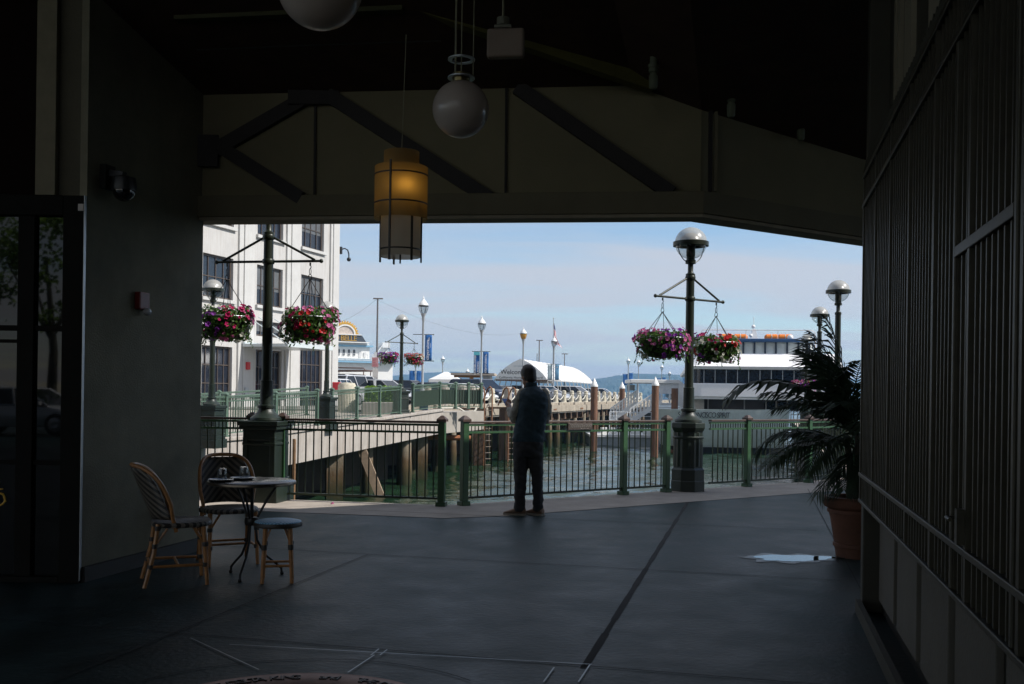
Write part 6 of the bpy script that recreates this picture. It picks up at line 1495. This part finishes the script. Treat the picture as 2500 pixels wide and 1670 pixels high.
car('dark navy suv parked behind the white saloon', cpos(1170, 73), A0, NAVY, 'suv', 5.2, 1.98)
car('white saloon car parked just behind the pier bollards', cpos(1134, 69), R(-35), WHP, 'sedan', 4.8)
car('dark car half hidden behind the navy suv', cpos(1226, 82), A0, GRY, 'sedan')
car('blue grey hatchback between the van and the white tent', cpos(1072, 73), A0, paint('blue', (.05, .09, .13)), 'hatch', 4.3)
car('white car with dark windows at the far end of the pier bollards', cpos(1466, 118), R(-20), WHP, 'hatch', 4.8)
car('silver estate car parked right of the barrel canopy front', cpos(1330, 79), R(-30), SIL, 'sedan')
car('pale car parked deeper under the barrel canopy', cpos(1400, 90), R(-25), WHP, 'hatch')
car('dark grey car in the row behind the white saloon', cpos(1098, 92), R(-20), GRY, 'suv', 4.8)
car('pale silver car seen through the canopy hoops', cpos(1292, 90), R(-24), SIL, 'hatch', 4.4)
car('navy saloon parked beyond the silver estate car', cpos(1362, 100), R(-20), NAVY, 'sedan', 4.7)
car('white suv in the far row behind the market tent', cpos(1040, 104), R(-18), WHP, 'suv', 4.8)
tr_ = car('silver white suv with its tail to the hedges', (at(872, 960, 62).x, 62, .62), R(60), paint('pale_silver', (.55, .57, .60)), 'suv', 4.7)
car('white hatchback at the corner of the white building', (at(818, 960, 57).x, 57, .6), R(75), WHP, 'hatch', 4.4)
car('grey pickup sized car behind the parking notice', cpos(930, 62), R(-25), SIL, 'hatch')
m = MB(); m.box((0, 0, 0), (.35, .6, .45)); q = at(822, 944, 50.5); tag(m.build('red_cooler', mat('cooler_red', (.5, .03, .04), .4), None, loc=q, bevel=.03), 'red and white box at the corner of the white building', 'box')
e = empty('ladder_rack_truck', (at(838, 960, 66).x, 66, PZ), R(-10), 'work truck with dark box and overhead ladder rack', 'truck')
m = MB(); m.mm((-.9, 0, .5), (.55, 3.0, 1.95)); m.build('cargo_box', mat('truck_box', (.045, .035, .03), .6), e, bevel=.04)
m = MB()
for y in (0, 1.5, 3): m.tube([(-1.4, y, .5), (-1.4, y, 2.15), (1.4, y, 2.2)], .035, 6); m.tube([(1.3, y, .6), (1.4, y, 2.2)], .035, 6)
m.tube([(-1.4, 0, 2.36), (1.4, 0, 2.33), (1.5, 0, 2.17)], .05, 6); m.tube([(-1.4, 0, 2.15), (-1.4, 3, 2.15)], .05, 6); m.tube([(1.4, 0, 2.2), (1.4, 3, 2.2)], .04, 6); m.build('ladder_rack', mat('rack_steel', (.10, .06, .05), .6), e)
m = MB(); m.mm((.56, 0.1, .5), (1.0, 2.9, 1.2)); m.build('truck_bed', WHP, e, bevel=.05)
m = MB()
for x in (-.9, .9): m.lathe([(.2, -.12), (.38, -.12), (.38, .12), (.2, .12)], (0, 0, 0), 16); 
m.v = [((-.9 if i < len(m.v) // 2 else .9) + a, -.02 + c_, .38 + b_) for i, (a, b_, c_) in enumerate(m.v)]; m.build('wheel', TYRE, e)
m = MB(); m.prism_y([(-1.9, 0), (1.7, 0), (1.95, .9), (.4, 1.35), (-1.2, 1.6), (-1.9, 1.0)], 0, 2.2); q = at(888, 930, 64); tag(m.build('covered_boat', WHITE, None, loc=(q.x, 64, PZ + .3), bevel=.1), 'white shrink wrapped boat behind the parking notice', 'boat')

# ================================================================== HILLS AND FAR SHORE
def hills(name, Y, px0, px1, prof, seed, m_, n=220, rough_=3.0):
    r = random.Random(seed); mb = MB(); vs = []; fs = []; ph = [(r.uniform(0, 6.28), r.uniform(.6, 1.4)) for _ in range(8)]
    rows_ = 14
    for i in range(n + 1):
        px = px0 + (px1 - px0) * i / n; py = 0
        for j in range(len(prof) - 1):
            if prof[j][0] <= px <= prof[j + 1][0]: t = (px - prof[j][0]) / (prof[j + 1][0] - prof[j][0]); t = t * t * (3 - 2 * t); py = prof[j][1] * (1 - t) + prof[j + 1][1] * t
        hgt = (960.6 - py) / F * Y + 1.45; X = (px - 1250) / F * Y
        for j in range(rows_ + 1):
            f = j / rows_; a_ = f * math.pi / 2; z = WZ - 1 + (hgt - WZ + 1) * math.sin(a_) + (rough_ * .5 * sum(math.sin(X * .013 * (k + 1) * w_ + p_ + f * 5 * (k % 3)) / (k + 1) for k, (p_, w_) in enumerate(ph)) + r.uniform(-1, 1) * rough_ * .22) * f
            vs.append((X + r.uniform(-2, 2), Y - 320 * math.cos(a_) + 320 + r.uniform(-4, 4), z))
    for i in range(n):
        for j in range(rows_): a = i * (rows_ + 1) + j; fs.append((a, a + rows_ + 1, a + rows_ + 2, a + 1))
    mb.add(vs, fs); tag(mb.build(name, m_, smooth=False), kind='structure')
HM = mat('wooded_hill', (.018, .045, .035), .95, var=.5, scale=.03, col2=(.085, .11, .085))
hills('hills', 1900, 1380, 2900, [(1380, 958), (1430, 930), (1500, 911), (1560, 905), (1595, 898), (1640, 901), (1700, 899), (1800, 905), (2000, 912), (2300, 905), (2900, 920)], 3, HM, 300, 4.5)
hills('hills', 2500, -200, 1500, [(-200, 925), (500, 918), (800, 930), (960, 912), (1040, 905), (1120, 903), (1170, 915), (1250, 925), (1330, 922), (1420, 928), (1500, 945)], 4, HM, 200, 5)
# small rocky headland right of the gangway
m = MB(); r = random.Random(4)
for k in range(60):
    q = at(r.uniform(1655, 1720), 960, r.uniform(420, 520)); m.ball((q.x, q.y, WZ + r.uniform(0, 5)), r.uniform(3, 5.5), 7, 5, (1.3, 1, .9))
tag(m.build('headland', HM, smooth=False), kind='structure')

# ================================================================== WHAT THE GLASS DOOR MIRRORS
def refl_tree(label, x, y, hh, seed, rad):
    e = empty('street_tree', (x, y, 0), 0, label, 'tree', 'trees across the street'); r = random.Random(seed)
    m = MB(); m.tube([(0, 0, 0), (.1, 0, hh * .3), (-.1, .1, hh * .6)], [.22, .16, .08], 10)
    for k in range(5): a = k * 1.25; m.tube([(0, 0, hh * .35), (math.cos(a) * rad * .5, math.sin(a) * rad * .5, hh * .65)], [.09, .03], 6)
    m.build('trunk', PS, e, smooth=True); m = MB(); cl = [(r.gauss(0, rad * .45), r.gauss(0, rad * .45), hh * r.uniform(.42, .95), r.uniform(.5, 1.1)) for _ in range(22)]
    for _ in range(2600):
        c_ = r.choice(cl); p = Vector((c_[0] + r.gauss(0, c_[3] * .5), c_[1] + r.gauss(0, c_[3] * .5), c_[2] + r.gauss(0, c_[3] * .4))); t = Vector((r.gauss(0, 1), r.gauss(0, 1), r.gauss(.4, 1))).normalized(); u_ = t.orthogonal().normalized(); v_ = t.cross(u_); s = r.uniform(.07, .15); m.add([p - u_ * s, p + v_ * s * .6, p + u_ * s, p - v_ * s * .6], [(0, 1, 2, 3)])
    m.build('crown', HEDGE, e, recalc=False)
refl_tree('leafy tree mirrored in the upper pane of the glass door', -18.0, -24, 9.5, 1, 3.2)
refl_tree('second leafy tree mirrored beside the first in the glass door', -22.5, -25.5, 10.5, 2, 3.8)
refl_tree('third leafy tree mirrored at the edge of the glass door', -15.0, -27, 10, 5, 3.8)
car('white car mirrored in the glass of the dark door', (-14.8, -15.5, 0), R(4), WHP, 'sedan', 4.7, group='cars mirrored in the door')

# ================================================================== HAZE
if True:
    hz = bpy.data.materials.new('sea_haze'); hz.use_nodes = True; nt = hz.node_tree; nt.nodes.remove(nt.nodes['Principled BSDF']); pv = nt.nodes.new('ShaderNodeVolumePrincipled')
    pv.inputs['Color'].default_value = (.30, .60, 1.0, 1); pv.inputs['Density'].default_value = .00030; pv.inputs['Anisotropy'].default_value = .2
    nt.links.new(pv.outputs[0], nt.nodes['Material Output'].inputs['Volume'])
    m = MB(); m.mm((-2950, -70, -4.6), (2950, 2950, 92)); hb = m.build('haze', hz); tag(hb, kind='stuff')
